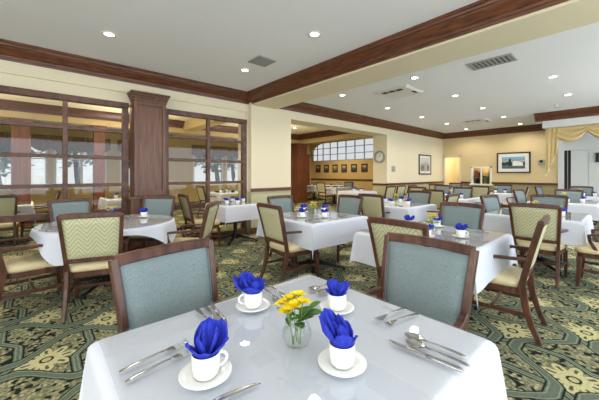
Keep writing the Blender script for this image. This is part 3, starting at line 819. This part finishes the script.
# ------------------------------------------------------------------ tableware
def m_cup():
    t = thing('coffee_cup', '', 'cup')
    MB().lathe([(0.001, 0.006), (0.026, 0.004), (0.027, 0.0), (0.031, 0.003), (0.0355, 0.012), (0.0375, 0.03), (0.0385, 0.064), (0.0375, 0.0655), (0.036, 0.064), (0.035, 0.03), (0.032, 0.016), (0.001, 0.010)], 36).obj('bowl', M_china, t)
    pts = [(0.037 + 0.022 * math.sin(a), 0, 0.035 + 0.019 * math.cos(a)) for a in [R(k) for k in range(0, 181, 20)]]
    MB().sweep(pts, (0.0045, 0.003), up=(0, 1, 0), n=8, smooth=True).obj('handle', M_china, t)
    return t
def m_saucer():
    return tag(MB().lathe([(0.001, 0.003), (0.03, 0.003), (0.031, 0.0), (0.036, 0.0), (0.05, 0.007), (0.071, 0.014), (0.072, 0.016), (0.07, 0.0165), (0.05, 0.0105), (0.034, 0.0055), (0.001, 0.0055)], 40).obj('saucer', M_china), '', 'saucer')
def napkin_mesh(h, lean, seed, wide=1.0):
    """overlapping folded lobes rising out of the cup like a loose rose"""
    rnd = random.Random(seed); m = MB()
    lobes = []
    for k in range(5): lobes.append((lean + PI + k * 2 * PI / 5 + rnd.uniform(-.2, .2), 0.027, (0.022 + rnd.uniform(0, 0.010)) * wide, 0.80 + 0.2 * math.cos(k * 2 * PI / 5 + PI), 1.25))
    for k in range(3): lobes.append((lean + 0.5 + k * 2 * PI / 3, 0.017, 0.010 * wide, 0.92 + 0.10 * math.cos(0.5 + k * 2 * PI / 3), 1.35))
    lobes.append((lean + 1.2, 0.006, 0.004, 0.85, 2.4))
    for (th, r0, fl, hh, da) in lobes:
        rows = []; nu, nv = 14, 12; bow = rnd.uniform(-.3, .3)
        for j in range(nv + 1):
            v = j / nv; row = []
            zz = 0.008 + h * hh * v
            grow = max(0.0, (zz - 0.052) / 0.07)
            for i in range(nu + 1):
                u = 2 * i / nu - 1
                an = th + u * da * (1 - 0.45 * v * v) + bow * v
                z = zz - h * hh * 0.24 * v * v * (abs(u) ** 2.2) 
                g2 = max(0.0, (z - 0.056) / 0.07)
                rr = r0 + fl * min(1.0, g2 * 2.2) * (1 - 0.35 * max(0, g2 - 0.6)) + 0.004 * math.sin(3.2 * u * PI + th) * min(1, g2 * 2)
                lx = 0.022 * max(0, g2) ** 1.5
                row.append((rr * math.cos(an) + lx * math.cos(lean), rr * math.sin(an) + lx * math.sin(lean), z))
            rows.append(row)
        m.rings(rows, False, False, False)
    return m
def m_napkin(seed, h=0.115, lean=1.0, wide=1.0):
    o = napkin_mesh(h, lean, seed, wide).obj('napkin', M_napkin); md = o.modifiers.new('thick', 'SOLIDIFY'); md.thickness = 0.0012; md.offset = -1
    return tag(o, '', 'napkin')
def m_vase():
    t = thing('flower_vase', '', 'vase')
    MB().lathe([(0.001, 0.004), (0.026, 0.0), (0.040, 0.012), (0.0485, 0.038), (0.047, 0.06), (0.036, 0.083), (0.031, 0.092), (0.034, 0.099), (0.0325, 0.099), (0.0295, 0.092), (0.0345, 0.083), (0.0455, 0.06), (0.047, 0.038), (0.0385, 0.0145), (0.001, 0.008)], 36).obj('glass_bowl', M_vase, t)
    MB().lathe([(0.001, 0.009), (0.037, 0.0155), (0.046, 0.038), (0.0445, 0.055), (0.001, 0.055)], 36).obj('water', M_water, t)
    return t
def leaf_pts(m, base, d, L, wd, droop=0.3):
    base = Vector(base); d = Vector(d).normalized(); sd = d.cross(Vector((0, 0, 1)))
    if sd.length < 0.1: sd = Vector((1, 0, 0))
    sd.normalize(); rows = []
    for k in range(7):
        t = k / 6; wv = wd * math.sin(PI * (0.08 + 0.92 * t)) ** 0.8 if t < 1 else 0.0005
        p = base + d * (L * t) - Vector((0, 0, droop * L * t * t))
        rows.append([p - sd * wv, p - Vector((0, 0, wv * 0.35)), p + sd * wv])
    m.rings(rows, False, False, False)
def m_flower(p0, p1, seed, petals=8, size=0.028, leaf=True):
    """single stem from p0 up to bloom at p1 (local to the vase)"""
    rnd = random.Random(seed)
    t = thing('yellow_flower', '', 'flower')
    p0, p1 = Vector(p0), Vector(p1); mid = (p0 + p1) / 2 + Vector((0, 0, 0.012))
    MB().sweep([p0, mid, p1], [(0.0018, 0.0018)] * 3, n=6, smooth=True).obj('stem', M_stem, t)
    ax = (p1 - mid).normalized(); q = ax.to_track_quat('Z', 'Y')
    m = MB()
    for layer, (cnt, op, sz) in enumerate(((petals, 0.45, 1.0), (petals - 2, 0.95, 0.75))):
        for k in range(cnt):
            a = 2 * PI * (k + 0.5 * layer) / cnt + rnd.uniform(-.2, .2)
            d = q @ Vector((math.cos(a), math.sin(a), op + rnd.uniform(-.1, .2)))
            leaf_pts(m, p1, d, size * sz, size * 0.33, 0.25)
    pe = m.obj('petals', M_yellow, t)
    m = MB(); m.lathe([(0.001, -0.002), (0.005, 0.0), (0.005, 0.006), (0.001, 0.009)], 10, p1.x, p1.y, p1.z); m.obj('centre', M_gold, pe)
    if leaf:
        m = MB()
        for k in range(2):
            a = rnd.uniform(0, 6.28); leaf_pts(m, p0.lerp(p1, 0.55 + 0.2 * k), (math.cos(a), math.sin(a), 0.7), 0.05, 0.009, 0.4)
        m.obj('leaf', M_leaf, t)
    return t
def m_posy():
    t = thing('flower_posy', '', 'flowers'); rnd = random.Random(5)
    m = MB(); g = MB(); s = MB()
    for k in range(7):
        a = k * 2.4; r = 0.012 + 0.006 * k; z = 0.135 + 0.012 * ((k * 3) % 4); p = (r * math.cos(a), r * math.sin(a), z)
        for j in range(7):
            b = 2 * PI * j / 7; leaf_pts(m, p, (math.cos(b), math.sin(b), 0.5), 0.030, 0.011, 0.2)
        s.sweep([(0.01 * math.cos(a + 2), 0.01 * math.sin(a + 2), 0.02), (p[0] * .5, p[1] * .5, 0.09), p], [(0.002, 0.002)] * 3, n=5, smooth=True)
        leaf_pts(g, (p[0] * .6, p[1] * .6, 0.09), (math.cos(a + .5), math.sin(a + .5), 0.45), 0.085, 0.014, 0.4)
    m.obj('blooms', M_yellow, t); g.obj('leaves', M_leaf, t); s.obj('stems', M_stem, t)
    return t
def flat_loft(m, secs):
    """secs: (s, half width, z centre, half thickness, lateral offset)"""
    rg = []
    for s, hw2, z, ht, o in secs:
        rg.append([(s, o - hw2, z - ht * .4), (s, o - hw2 * .6, z - ht), (s, o + hw2 * .6, z - ht), (s, o + hw2, z - ht * .4), (s, o + hw2, z + ht * .4), (s, o + hw2 * .6, z + ht), (s, o - hw2 * .6, z + ht), (s, o - hw2, z + ht * .4)])
    m.rings(rg)
HANDLE = [(0.0, 0.006, 0.0025, 0.0012, 0), (0.012, 0.0095, 0.003, 0.0016, 0), (0.05, 0.007, 0.006, 0.0017, 0), (0.10, 0.0038, 0.0085, 0.0018, 0), (0.125, 0.0034, 0.008, 0.0018, 0)]
def m_fork():
    t = thing('fork', '', 'fork'); m = MB(); flat_loft(m, HANDLE); m.obj('handle', M_steel, t)
    m = MB(); flat_loft(m, [(0.124, 0.0034, 0.008, 0.0016, 0), (0.135, 0.009, 0.0055, 0.0014, 0), (0.15, 0.0138, 0.0035, 0.0013, 0), (0.158, 0.0138, 0.003, 0.0012, 0)])
    for o in (-0.0117, -0.0039, 0.0039, 0.0117): flat_loft(m, [(0.157, 0.0022, 0.003, 0.0012, o), (0.185, 0.0018, 0.0045, 0.001, o), (0.203, 0.0009, 0.0085, 0.0008, o)])
    m.obj('tines', M_steel, t); return t
def m_spoon():
    t = thing('spoon', '', 'spoon'); m = MB(); flat_loft(m, HANDLE); m.obj('handle', M_steel, t)
    m = MB(); rows = []; nu = 14; nv = 9
    for i in range(nu + 1):
        u = -1 + 2 * i / nu; row = []
        for j in range(nv + 1):
            v = -1 + 2 * j / nv; wd = 0.0225 * max(0.02, 1 - abs(u) ** 2.2) ** 0.5
            rr = min(1, u * u + v * v * max(0.02, 1 - abs(u) ** 2.2))
            row.append((0.157 + u * 0.034, v * wd, 0.0085 - 0.0075 * (1 - rr)))
        rows.append(row)
    m.rings(rows, False, False, False); o = m.obj('bowl', M_steel, t)
    md = o.modifiers.new('thick', 'SOLIDIFY'); md.thickness = 0.001; md.offset = 1
    return t
def m_knife():
    t = thing('knife', '', 'knife')
    m = MB(); flat_loft(m, [(0, 0.006, 0.004, 0.003, 0), (0.01, 0.0085, 0.0045, 0.004, 0), (0.08, 0.0072, 0.0045, 0.004, 0), (0.105, 0.0062, 0.0045, 0.0032, 0)]); m.obj('handle', M_steel, t)
    m = MB(); flat_loft(m, [(0.104, 0.0062, 0.0045, 0.002, 0), (0.115, 0.0095, 0.0045, 0.0011, 0.001), (0.18, 0.0095, 0.0045, 0.0009, 0.001), (0.215, 0.0065, 0.0045, 0.0008, -0.001), (0.228, 0.001, 0.0045, 0.0006, -0.004)]); m.obj('blade', M_steel, t)
    return t
PROTO = {}
def put(kind, make, loc, rz, label, group=None):
    if kind not in PROTO:
        o = make(); PROTO[kind] = o; o.location = loc; o.rotation_euler = (0, 0, rz); o['label'] = label
        if group: o['group'] = group
        return o
    return dup(PROTO[kind], loc, rz, label, group)

def cutlery(kind, make, hpx, tpx, label):
    a = Vector(w(hpx[0], hpx[1], ZT)); b = Vector(w(tpx[0], tpx[1], ZT)); d = (b - a).normalized()
    Ls = {'fork': 0.2, 'spoon': 0.187, 'knife': 0.228}[kind]
    c = (a + b) / 2 - d * Ls / 2
    put(kind, make, (c.x, c.y, ZT + 0.0006), math.atan2(d.y, d.x), label, 'cutlery on the nearest table')

CN = ['nearest the camera', 'on the left', 'on the right', 'farthest away']
def setting(tx, ty, size, desc, n=4, saucer=False, off=0.30, vase=True, order=None, rz=0):
    """cups with napkins and a little vase for the tables behind"""
    pos = []
    for (dx, dy) in [(-1, 0), (0, 1), (0, -1), (1, 0)]:
        r = size / 2 * 0.55; pos.append((tx + dx * r + dy * 0.08, ty + dy * r + dx * 0.08))
    for k in range(n):
        x, y = pos[k]
        names_ = ['near side', 'window side', 'right side', 'far side'][k]
        z = ZT + 0.0005
        if saucer:
            put('saucer', m_saucer, (x, y, z), 0, 'white saucer, %s of the %s' % (names_, desc), 'saucers under coffee cups'); z += 0.0058
        put('cup', m_cup, (x, y, z), random.uniform(0, 6), 'white cup, %s of the %s' % (names_, desc), 'coffee cups holding napkins')
        sd = (k * 3 + int(tx * 10)) % 4
        put('napkin%d' % sd, lambda: m_napkin(sd + 20, 0.105, sd * 1.6), (x, y, z + 0.004), random.uniform(0, 6), 'blue napkin in cup, %s of the %s' % (names_, desc), 'blue napkins in cups')
    if vase:
        put('vase', m_vase, (tx, ty, ZT + 0.0005), 0, 'round glass vase on the ' + desc, 'glass flower vases')
        put('posy', m_posy, (tx, ty, ZT + 0.0005), random.uniform(0, 6), 'yellow flowers in vase on the ' + desc, 'yellow flower posies')

# ------------------------------------------------------------------ layout: tables
T = {
 0: (0.665, 0.78, 1.04, 'nearest white table', 0),
 1: (0.66, 4.15, 1.38, 'round table by the glazed screen', 0),
 2: (2.93, 5.2, 0.82, 'square table by the window corner', 0),
 3: (2.87, 2.93, 1.05, 'square table in the middle of the room', 0),
 4: (2.905, 1.295, 1.05, 'table right behind the nearest blue-backed chair', 0),
 5: (5.2, 3.02, 1.05, 'table in line behind the middle table', 0),
 6: (5.375, 0.905, 1.05, 'table behind the big chevron-backed chair', 0),
 7: (8.32, 0.93, 1.05, 'second table along the right-hand row', 0),
 8: (10.95, 0.9, 1.05, 'last right-hand table by the curtained bay', 0),
 9: (7.75, 3.0, 1.05, 'third table along the middle row', 0),
 10: (10.85, 2.85, 1.05, 'table before the serving hatch', 0),
 11: (8.9, 4.0, 1.0, 'table past the clock wall corner', 0),
 12: (11.6, 4.65, 1.0, 'table in the far corner by the doorway', 0),
 13: (9.95, 8.8, 1.05, 'inner room table under the small prints', 0),
 14: (10.75, 10.9, 1.05, 'inner room table beside the dark pillar', 0),
 16: (12.0, 10.2, 1.05, 'inner room table nearest the high window', 0),
 17: (4.6, 8.6, 1.05, 'rear room table behind the right glazed screen', 0),
 18: (1.7, 8.3, 1.05, 'rear room table behind the wooden column', 0),
 19: (-0.6, 8.0, 1.05, 'rear room table behind the left glazed screen', 0),
}
for k, (x, y, s, d, rz) in T.items():
    table(x, y, s, d, rz, 0.46 if k == 0 else None, round_=(k == 1), seed=k, over=0.30 if k else 0.30)
# skirted serving table in the opening
x, y = 8.05, 6.1
t = thing('serving_table', 'serving table with floor-length white cloth in the wide opening', 'table', (x, y, 0))
MB().box(-0.5, 0.5, -0.42, 0.42, TT - 0.035, TT).obj('table_top', M_winwood, t)
for sx in (-1, 1):
    for sy in (-1, 1): MB().box(sx * 0.42 - .02, sx * .42 + .02, sy * .34 - .02, sy * .34 + .02, 0, TT - 0.035).obj('leg', M_iron, t)
m = MB(); n = 200; rows = []
def rect_pt(a, hx, hy):
    c, s = math.cos(a), math.sin(a); k = 1 / max(abs(c) / hx, abs(s) / hy); return (k * c, k * s)
rows.append([(p[0] * .02, p[1] * .02, TT + .003) for p in [rect_pt(2 * PI * k / n, .503, .423) for k in range(n)]])
rows.append([(p[0], p[1], TT + .003) for p in [rect_pt(2 * PI * k / n, .503, .423) for k in range(n)]])
for z in (0.70, 0.4, 0.03):
    f_ = (TT - z) / TT
    rows.append([(p[0] * (1 + .02 + 0.05 * f_ * (1 + math.sin(k * 0.9))), p[1] * (1 + .02 + 0.05 * f_ * (1 + math.sin(k * 0.9))), z) for k, p in enumerate([rect_pt(2 * PI * k / n, .503, .423) for k in range(n)])])
m.rings(rows, True, True, False)
tag(m.obj('tablecloth', M_cloth, loc=(x, y, 0)), 'floor-length white cloth skirting the serving table in the opening', 'tablecloth', 'white tablecloths')

# ------------------------------------------------------------------ layout: chairs
g1 = 'dining chairs'
blue = lambda d: 'armchair, blue-grey back, ' + d
chev = lambda d: 'chevron-backed armchair, ' + d
chair(0.54, 1.19, 'S', blue('at the window side of the nearest table'), 9, g1)
chair(1.26, 0.75, 'W', blue('at the far side of the nearest table'), 0, g1)
chair(0.47, 3.62, R(74), chev('back turned to camera at the round table'), 0, g1)
chair(-0.02, 4.02, 'E', blue('left of the round table with an arm toward it'), 6, g1)
chair(0.42, 5.02, R(-80), blue('between the round table and the glazed screen'), 0, g1)
chair(1.28, 4.86, R(-128), blue('under the wooden column at the round table'), 0, g1)
chair(1.40, 3.74, R(140), chev('seen edge-on at the right of the round table'), 0, g1)
chair(2.26, 5.2, 'E', chev('in front of the right glazed screen at the corner table'), -4, g1)
chair(2.40, 2.83, 'E', chev('at the near side of the middle table'), -4, g1)
chair(3.0, 3.5, 'S', blue('at the window side of the middle table'), 0, g1)
chair(3.6, 3.14, 'W', blue('at the far side of the middle table'), 0, g1)
chair(2.44, 1.22, 'E', chev('just behind the nearest blue chair with only its top showing'), 0, g1)
chair(3.08, 0.82, 'N', chev('edge-on, right of the table behind the nearest blue chair'), 4, g1)
chair(3.55, 1.38, 'W', blue('at the far side of the table behind the nearest blue chair'), 0, g1)
chair(4.78, 3.08, 'E', chev('at the near side of the table behind the middle table'), 0, g1)
chair(5.76, 3.0, 'W', blue('at the far side of the table behind the middle table'), 0, g1)
chair(5.6, 2.47, 'N', chev('seen at an angle right of the table behind the middle table'), 0, g1)
chair(4.80, 0.77, 'E', chev('big full back between the two right-hand tables'), 0, g1)
chair(5.70, 1.26, R(-102), blue('pale and narrow, window side of the table behind the big chevron back'), 0, g1)
chair(6.22, 0.93, 'W', blue('far side of the table behind the big chevron back'), 0, g1)
chair(4.98, 0.18, 'N', 'armchair at the right frame edge with cream seat and two arms showing', 0, g1)
chair(8.9, 0.95, 'W', blue('far side of the second right-hand table'), 0, g1)
chair(8.46, 1.42, R(-100), blue('pale and narrow, window side of the second right-hand table'), 0, g1)
chair(11.0, 1.46, 'S', blue('pale and narrow, window side of the last right-hand table'), -6, g1)
chair(11.55, 0.95, 'W', blue('far side of the last right-hand table before the white doors'), 0, g1)
chair(7.2, 3.04, 'E', chev('near side of the third table of the middle row'), 0, g1)
chair(8.35, 3.05, 'W', blue('far side of the third table of the middle row'), 0, g1)
chair(7.55, 2.42, 'N', chev('edge-on at the right of the third table of the middle row'), 6, g1)
chair(10.25, 3.0, 'E', chev('near side of the table before the serving hatch'), 0, g1)
chair(10.95, 3.45, 'S', blue('window side of the table before the serving hatch'), -6, g1)
chair(10.55, 2.30, 'N', chev('edge-on at the right of the table before the serving hatch'), 6, g1)
chair(11.42, 2.85, 'W', blue('far side of the table before the serving hatch'), 0, g1)
chair(7.9, 5.10, 'N', chev('first of three along the clock wall, at the opening'), 0, g1)
chair(8.55, 5.12, 'N', chev('second of three along the clock wall'), 0, g1)
chair(9.2, 5.10, 'N', chev('third of three along the clock wall, under the grille box'), 0, g1)
chair(8.33, 3.98, 'E', chev('near side of the table past the clock wall corner'), 0, g1)
chair(9.48, 4.05, 'W', blue('far side of the table past the clock wall corner'), 0, g1)
chair(11.05, 4.65, 'E', chev('near side of the far corner table'), 0, g1)
chair(12.2, 4.65, 'W', blue('far side of the far corner table by the lit doorway'), 0, g1)
chair(9.38, 8.8, 'E', chev('inner room, left of the table under the small prints'), 0, g1)
chair(10.55, 8.75, 'W', blue('inner room, right of the table under the small prints'), 0, g1)
chair(10.2, 10.9, 'E', chev('inner room, beside the dark pillar'), 0, g1)
chair(4.0, 8.6, 'E', chev('rear room, seen through the right glazed screen'), 0, g1)
chair(4.65, 7.95, 'N', chev('rear room, nearest the glass of the right screen'), 0, g1)
chair(1.7, 7.65, 'N', chev('rear room, behind the wooden column'), 0, g1)
chair(-0.5, 7.35, 'N', chev('rear room, nearest the glass of the left screen'), 0, g1)
chair(0.0, 8.1, 'W', blue('rear room, behind the left glazed screen'), 0, g1)

# ------------------------------------------------------------------ nearest table setting
d0 = 'nearest table'
near = [((253, 308), 'behind and left of the vase', 1.9, 30, 2.2), ((337, 310), 'behind and right of the vase', 3.2, 31, 0.6), ((206, 377), 'in the front left, beside the two forks', 0.2, 32, 0.9), ((342, 366), 'in front and right of the vase', 1.0, 33, 1.9)]
for i, (p, dsc, hr, sd, lean) in enumerate(near):
    x, y = w(p[0], p[1], ZT)
    put('saucer', m_saucer, (x, y, ZT + 0.0005), 0, 'white saucer %s on the %s' % (dsc, d0), 'saucers under coffee cups')
    put('cup', m_cup, (x, y, ZT + 0.0063), R([150, 200, -12, 20][i]), 'white cup %s on the %s' % (dsc, d0), 'coffee cups holding napkins')
    o = m_napkin(sd, [0.122, 0.09, 0.118, 0.132][i], lean, [1.4, 1.2, 1.0, 0.85][i]); o.location = (x, y, ZT + 0.0105); o['label'] = 'folded blue napkin in the cup %s, %s' % (dsc, d0); o['group'] = 'blue napkins in cups'
x, y = w(297, 347, ZT)
put('vase', m_vase, (x, y, ZT + 0.0005), 0, 'clear glass bowl vase at the centre of the nearest table', 'glass flower vases')
# view-left on the floor plan is (-FY, FX)
def vl(a, b, z): return (-FY * a + FX * b, FX * a + FY * b, z)   # a: to the left, b: away
fl = [((0.010, 0.0, 0.012), (0.045, 0.01, 0.138), 'leftmost yellow bloom'), ((0.0, 0.012, 0.012), (0.022, 0.02, 0.150), 'tall yellow bloom left of centre'), ((-0.006, 0.0, 0.012), (0.010, -0.012, 0.140), 'front yellow bloom'),
      ((-0.012, 0.01, 0.012), (-0.004, 0.02, 0.160), 'topmost yellow bloom'), ((0.012, -0.01, 0.012), (0.030, -0.02, 0.128), 'low front yellow bloom'), ((-0.01, -0.01, 0.012), (-0.018, 0.0, 0.146), 'rightmost yellow bloom')]
for i, (a, b, lab) in enumerate(fl):
    o = m_flower(vl(*a), vl(*b), 60 + i, 7, 0.035); o.location = (x, y, ZT + 0.0005); o['label'] = lab + ' in the vase on the nearest table'; o['group'] = 'yellow flowers on the nearest table'
g = thing('leafy_sprig', 'leafy green sprig leaning right in the vase on the nearest table', 'greenery', (x, y, ZT + 0.0005))
m = MB(); m.sweep([vl(0.015, 0, 0.012), vl(-0.005, 0, 0.08), vl(-0.04, 0, 0.125)], [(0.002, 0.002)] * 3, n=6, smooth=True); m.obj('stem', M_stem, g)
for (a, b) in (((-0.005, 0, 0.085), (-0.7, -0.1, 0.55)), ((-0.02, 0.0, 0.10), (-1, 0.2, 0.45)), ((-0.03, 0, 0.118), (-1, -0.3, 0.35)), ((-0.036, 0, 0.122), (-0.8, 0.2, 0.8)), ((0.0, 0, 0.08), (-0.3, -0.9, 0.5)), ((-0.015, 0, .1), (-0.5, 0.9, 0.7)), ((-0.01, 0, .09), (-0.5, -0.8, 0.9))):
    m = MB(); dv = vl(*b); leaf_pts(m, vl(*a), dv, 0.064, 0.017, 0.35); m.obj('leaf', M_leaf, g)

cutlery('fork', m_fork, (123.6, 371.6), (183.7, 344.6), 'fork nearer the left chair on the nearest table, outer of the pair')
cutlery('fork', m_fork, (125, 383.7), (194, 349.7), 'fork beside the front left cup on the nearest table, inner of the pair')
cutlery('knife', m_knife, (210.7, 304), (226.6, 325), 'knife at the rear left, right-hand of three pieces before the left chair')
cutlery('spoon', m_spoon, (200, 313), (210.7, 325), 'spoon at the rear left, outermost of three pieces')
cutlery('spoon', m_spoon, (206.2, 308.5), (217.5, 323.5), 'spoon at the rear left, middle of three pieces')
cutlery('fork', m_fork, (265, 289.5), (277, 300.5), 'fork peeping from behind the rear left cup, left one')
cutlery('fork', m_fork, (271.5, 287.5), (284.5, 297), 'fork peeping from behind the rear left cup, right one')
cutlery('spoon', m_spoon, (335.6, 283.5), (311.6, 290.4), 'spoon at the far corner of the nearest table, left one')
cutlery('spoon', m_spoon, (346, 288.6), (322, 293.4), 'spoon at the far corner of the nearest table, right one')
cutlery('fork', m_fork, (403.7, 309.7), (376.6, 321), 'fork before the right blue chair, outer of the pair')
cutlery('fork', m_fork, (413.6, 316), (386.5, 325.6), 'fork before the right blue chair, inner of the pair')
cutlery('spoon', m_spoon, (459.5, 355.6), (411, 338), 'spoon at the right edge of the nearest table, upper of two')
cutlery('spoon', m_spoon, (458.6, 363), (416, 346.5), 'spoon at the right edge of the nearest table, next to the knife')
cutlery('knife', m_knife, (457, 370), (393.4, 343.6), 'knife lying parallel to the two spoons at the right edge')
cutlery('knife', m_knife, (192, 413), (242, 391.8), 'knife at the bottom edge of the photo before the front left cup')

for k in (1, 3, 4, 2, 5): setting(*T[k][:4], saucer=k in (1, 3, 4), n=4)
for k in (6, 7, 8, 9, 10, 11, 12, 13): setting(*T[k][:4], n=3)
for k in (14, 16, 17, 18, 19): setting(*T[k][:4], n=2)
setting(8.05, 6.1, 0.8, 'serving table in the opening', n=3)
# cutlery on the tables behind, one short row each
g2 = 'cutlery on the tables behind'
for k in (3, 4):
    tx, ty, s, d, _ = T[k]
    for (dx, dy, a, kd, mk, lab) in ((-0.30, -0.33, PI, 'fork', m_fork, 'fork on the near side of the '), (-0.30, -0.29, PI, 'spoon', m_spoon, 'spoon on the near side of the '), (-0.28, 0.36, PI, 'knife', m_knife, 'knife toward the window on the '), (0.33, -0.30, R(90), 'fork', m_fork, 'fork at the right corner of the '), (0.28, -0.30, R(90), 'knife', m_knife, 'knife at the right corner of the ')):
        put(kd, mk, (tx + dx + (0.1 if a == PI else 0), ty + dy - (0.1 if a != PI else 0), ZT + 0.0006), a, lab + d, g2)

# ------------------------------------------------------------------ outside the rear windows
gr = MB(); gr.box(-14, 24, 14.31, 40, -0.3, -0.2); o = gr.obj('lawn', M_lawn); o['kind'] = 'structure'
def tree(x, y, h, lab, seed):
    t = thing('garden_tree', lab, 'tree', (x, y, -0.2), 0, 'trees outside the rear windows'); rnd = random.Random(seed)
    MB().sweep([(0, 0, 0), (0.05, 0, h * .3), (-0.05, 0.05, h * .55), (0.05, 0, h * .8)], [(0.17, 0.17), (0.14, 0.14), (0.1, 0.1), (0.05, 0.05)], n=10, smooth=True).obj('trunk', M_bark, t)
    m = MB()
    for k in range(420):
        a = rnd.uniform(0, 6.28); b = rnd.gauss(0, 0.5); r = h * 0.3 * rnd.uniform(0.5, 1)
        p = Vector((r * math.cos(a) * math.cos(b), r * math.sin(a) * math.cos(b), h * .66 + r * 0.9 * math.sin(b)))
        leaf_pts(m, p, (rnd.uniform(-1, 1), rnd.uniform(-1, 1), rnd.uniform(-.5, 1)), 0.34, 0.11, 0.2)
    m.obj('crown', M_foli, t)
ORD = ['first', 'second', 'third', 'fourth', 'fifth', 'sixth', 'seventh']
for i, (x, y, h) in enumerate(((-3.6, 17, 4.0), (-1.2, 16.4, 3.6), (1.4, 17.5, 4.4), (3.4, 18.5, 4.0), (5.9, 17, 4.2), (8.2, 16.8, 3.8), (10.5, 19, 4.6))):
    tree(x, y, h, 'leafy garden tree outside the rear windows, %s from the left' % ORD[i], i)

# ------------------------------------------------------------------ light
W = bpy.data.worlds.new('sky'); S.world = W; W.use_nodes = True
nt = W.node_tree; bg = nt.nodes['Background']
tc = nt.nodes.new('ShaderNodeTexCoord'); sp = nt.nodes.new('ShaderNodeSeparateXYZ'); nt.links.new(tc.outputs['Generated'], sp.inputs[0])
cr = nt.nodes.new('ShaderNodeValToRGB'); cr.color_ramp.elements[0].position = 0.0; cr.color_ramp.elements[0].color = (0.95, 0.97, 1, 1); cr.color_ramp.elements[1].position = 0.6; cr.color_ramp.elements[1].color = (0.62, 0.76, 1, 1)
nt.links.new(sp.outputs[2], cr.inputs[0]); nt.links.new(cr.outputs[0], bg.inputs[0]); bg.inputs[1].default_value = 0.72

def area(name, loc, rot, sx, sy, e, c):
    l = bpy.data.lights.new(name, 'AREA'); l.shape = 'RECTANGLE'; l.size = sx; l.size_y = sy; l.energy = e; l.color = c
    o = bpy.data.objects.new(name, l); COL.objects.link(o); o.location = loc; o.rotation_euler = rot; return o
area('daylight_right', (4.5, -3.7, 1.6), (R(90), 0, 0), 17, 2.1, 430, (0.78, 0.89, 1.0))
area('fill_near', (-3.8, 0.6, 1.7), (R(90), 0, R(-90)), 7, 2.2, 130, (0.95, 0.97, 1.0))  # added fill behind the camera; the wall there has no window
def spot(x, y, e, c=(1, 0.92, 0.82), z=CE - 0.02, ang=150):
    l = bpy.data.lights.new('downlight', 'SPOT'); l.energy = e; l.color = c; l.spot_size = R(ang); l.spot_blend = 0.6; l.shadow_soft_size = 0.07
    o = bpy.data.objects.new('downlight', l); COL.objects.link(o); o.location = (x, y, z)
for (x, y) in DLP: spot(x, y, 55)
def up(x, y, z, e, ang=160):  # added upward fill spots that brighten the ceilings
    l = bpy.data.lights.new('ceiling_fill', 'SPOT'); l.energy = e; l.spot_size = R(ang); l.spot_blend = 1.0; l.shadow_soft_size = 0.3; l.color = (1, 0.98, 0.95)
    o = bpy.data.objects.new('ceiling_fill', l); COL.objects.link(o); o.location = (x, y, z); o.rotation_euler = (PI, 0, 0)
for (x, y) in ((-1.5, 8.6), (2.0, 9.0), (6.0, 8.5)): up(x, y, 1.6, 150)
up(11.0, 9.0, 1.6, 90)
up(-0.9, -0.6, 1.5, 130); up(3.0, -2.2, 1.4, 220); up(8.0, -2.2, 1.4, 220)
for (x, y) in ((0.3, 8.0), (2.6, 8.2), (5.6, 8.0), (7.4, 8.6)): spot(x, y, 190, (1, 0.82, 0.58), ang=170)
spot(11.3, 11, 260, (1, 0.85, 0.62), 3.6)
def point(x, y, z, e, c, r=0.15):
    l = bpy.data.lights.new('lamp', 'POINT'); l.energy = e; l.color = c; l.shadow_soft_size = r
    o = bpy.data.objects.new('lamp', l); COL.objects.link(o); o.location = (x, y, z)
point(XF + 1.3, 4.9, 2.3, 70, (1, 0.85, 0.6))
point(XF + 0.3, 4.04, 1.55, 3, (1, 0.9, 0.75), 0.05)

# ------------------------------------------------------------------ camera
cam = bpy.data.cameras.new('camera'); co_ = bpy.data.objects.new('camera', cam); COL.objects.link(co_)
cam.sensor_width = 36; cam.lens = F / 599 * 36; cam.shift_y = -26 / 599; cam.clip_start = 0.02
co_.location = (0, 0, H); co_.rotation_euler = (R(90), 0, -math.atan2(FX, FY))
S.camera = co_
S.view_settings.view_transform = 'Standard'; S.view_settings.look = 'None'; S.view_settings.exposure = 0.2
S.cycles.use_denoising = True
S.cycles.transparent_max_bounces = 32
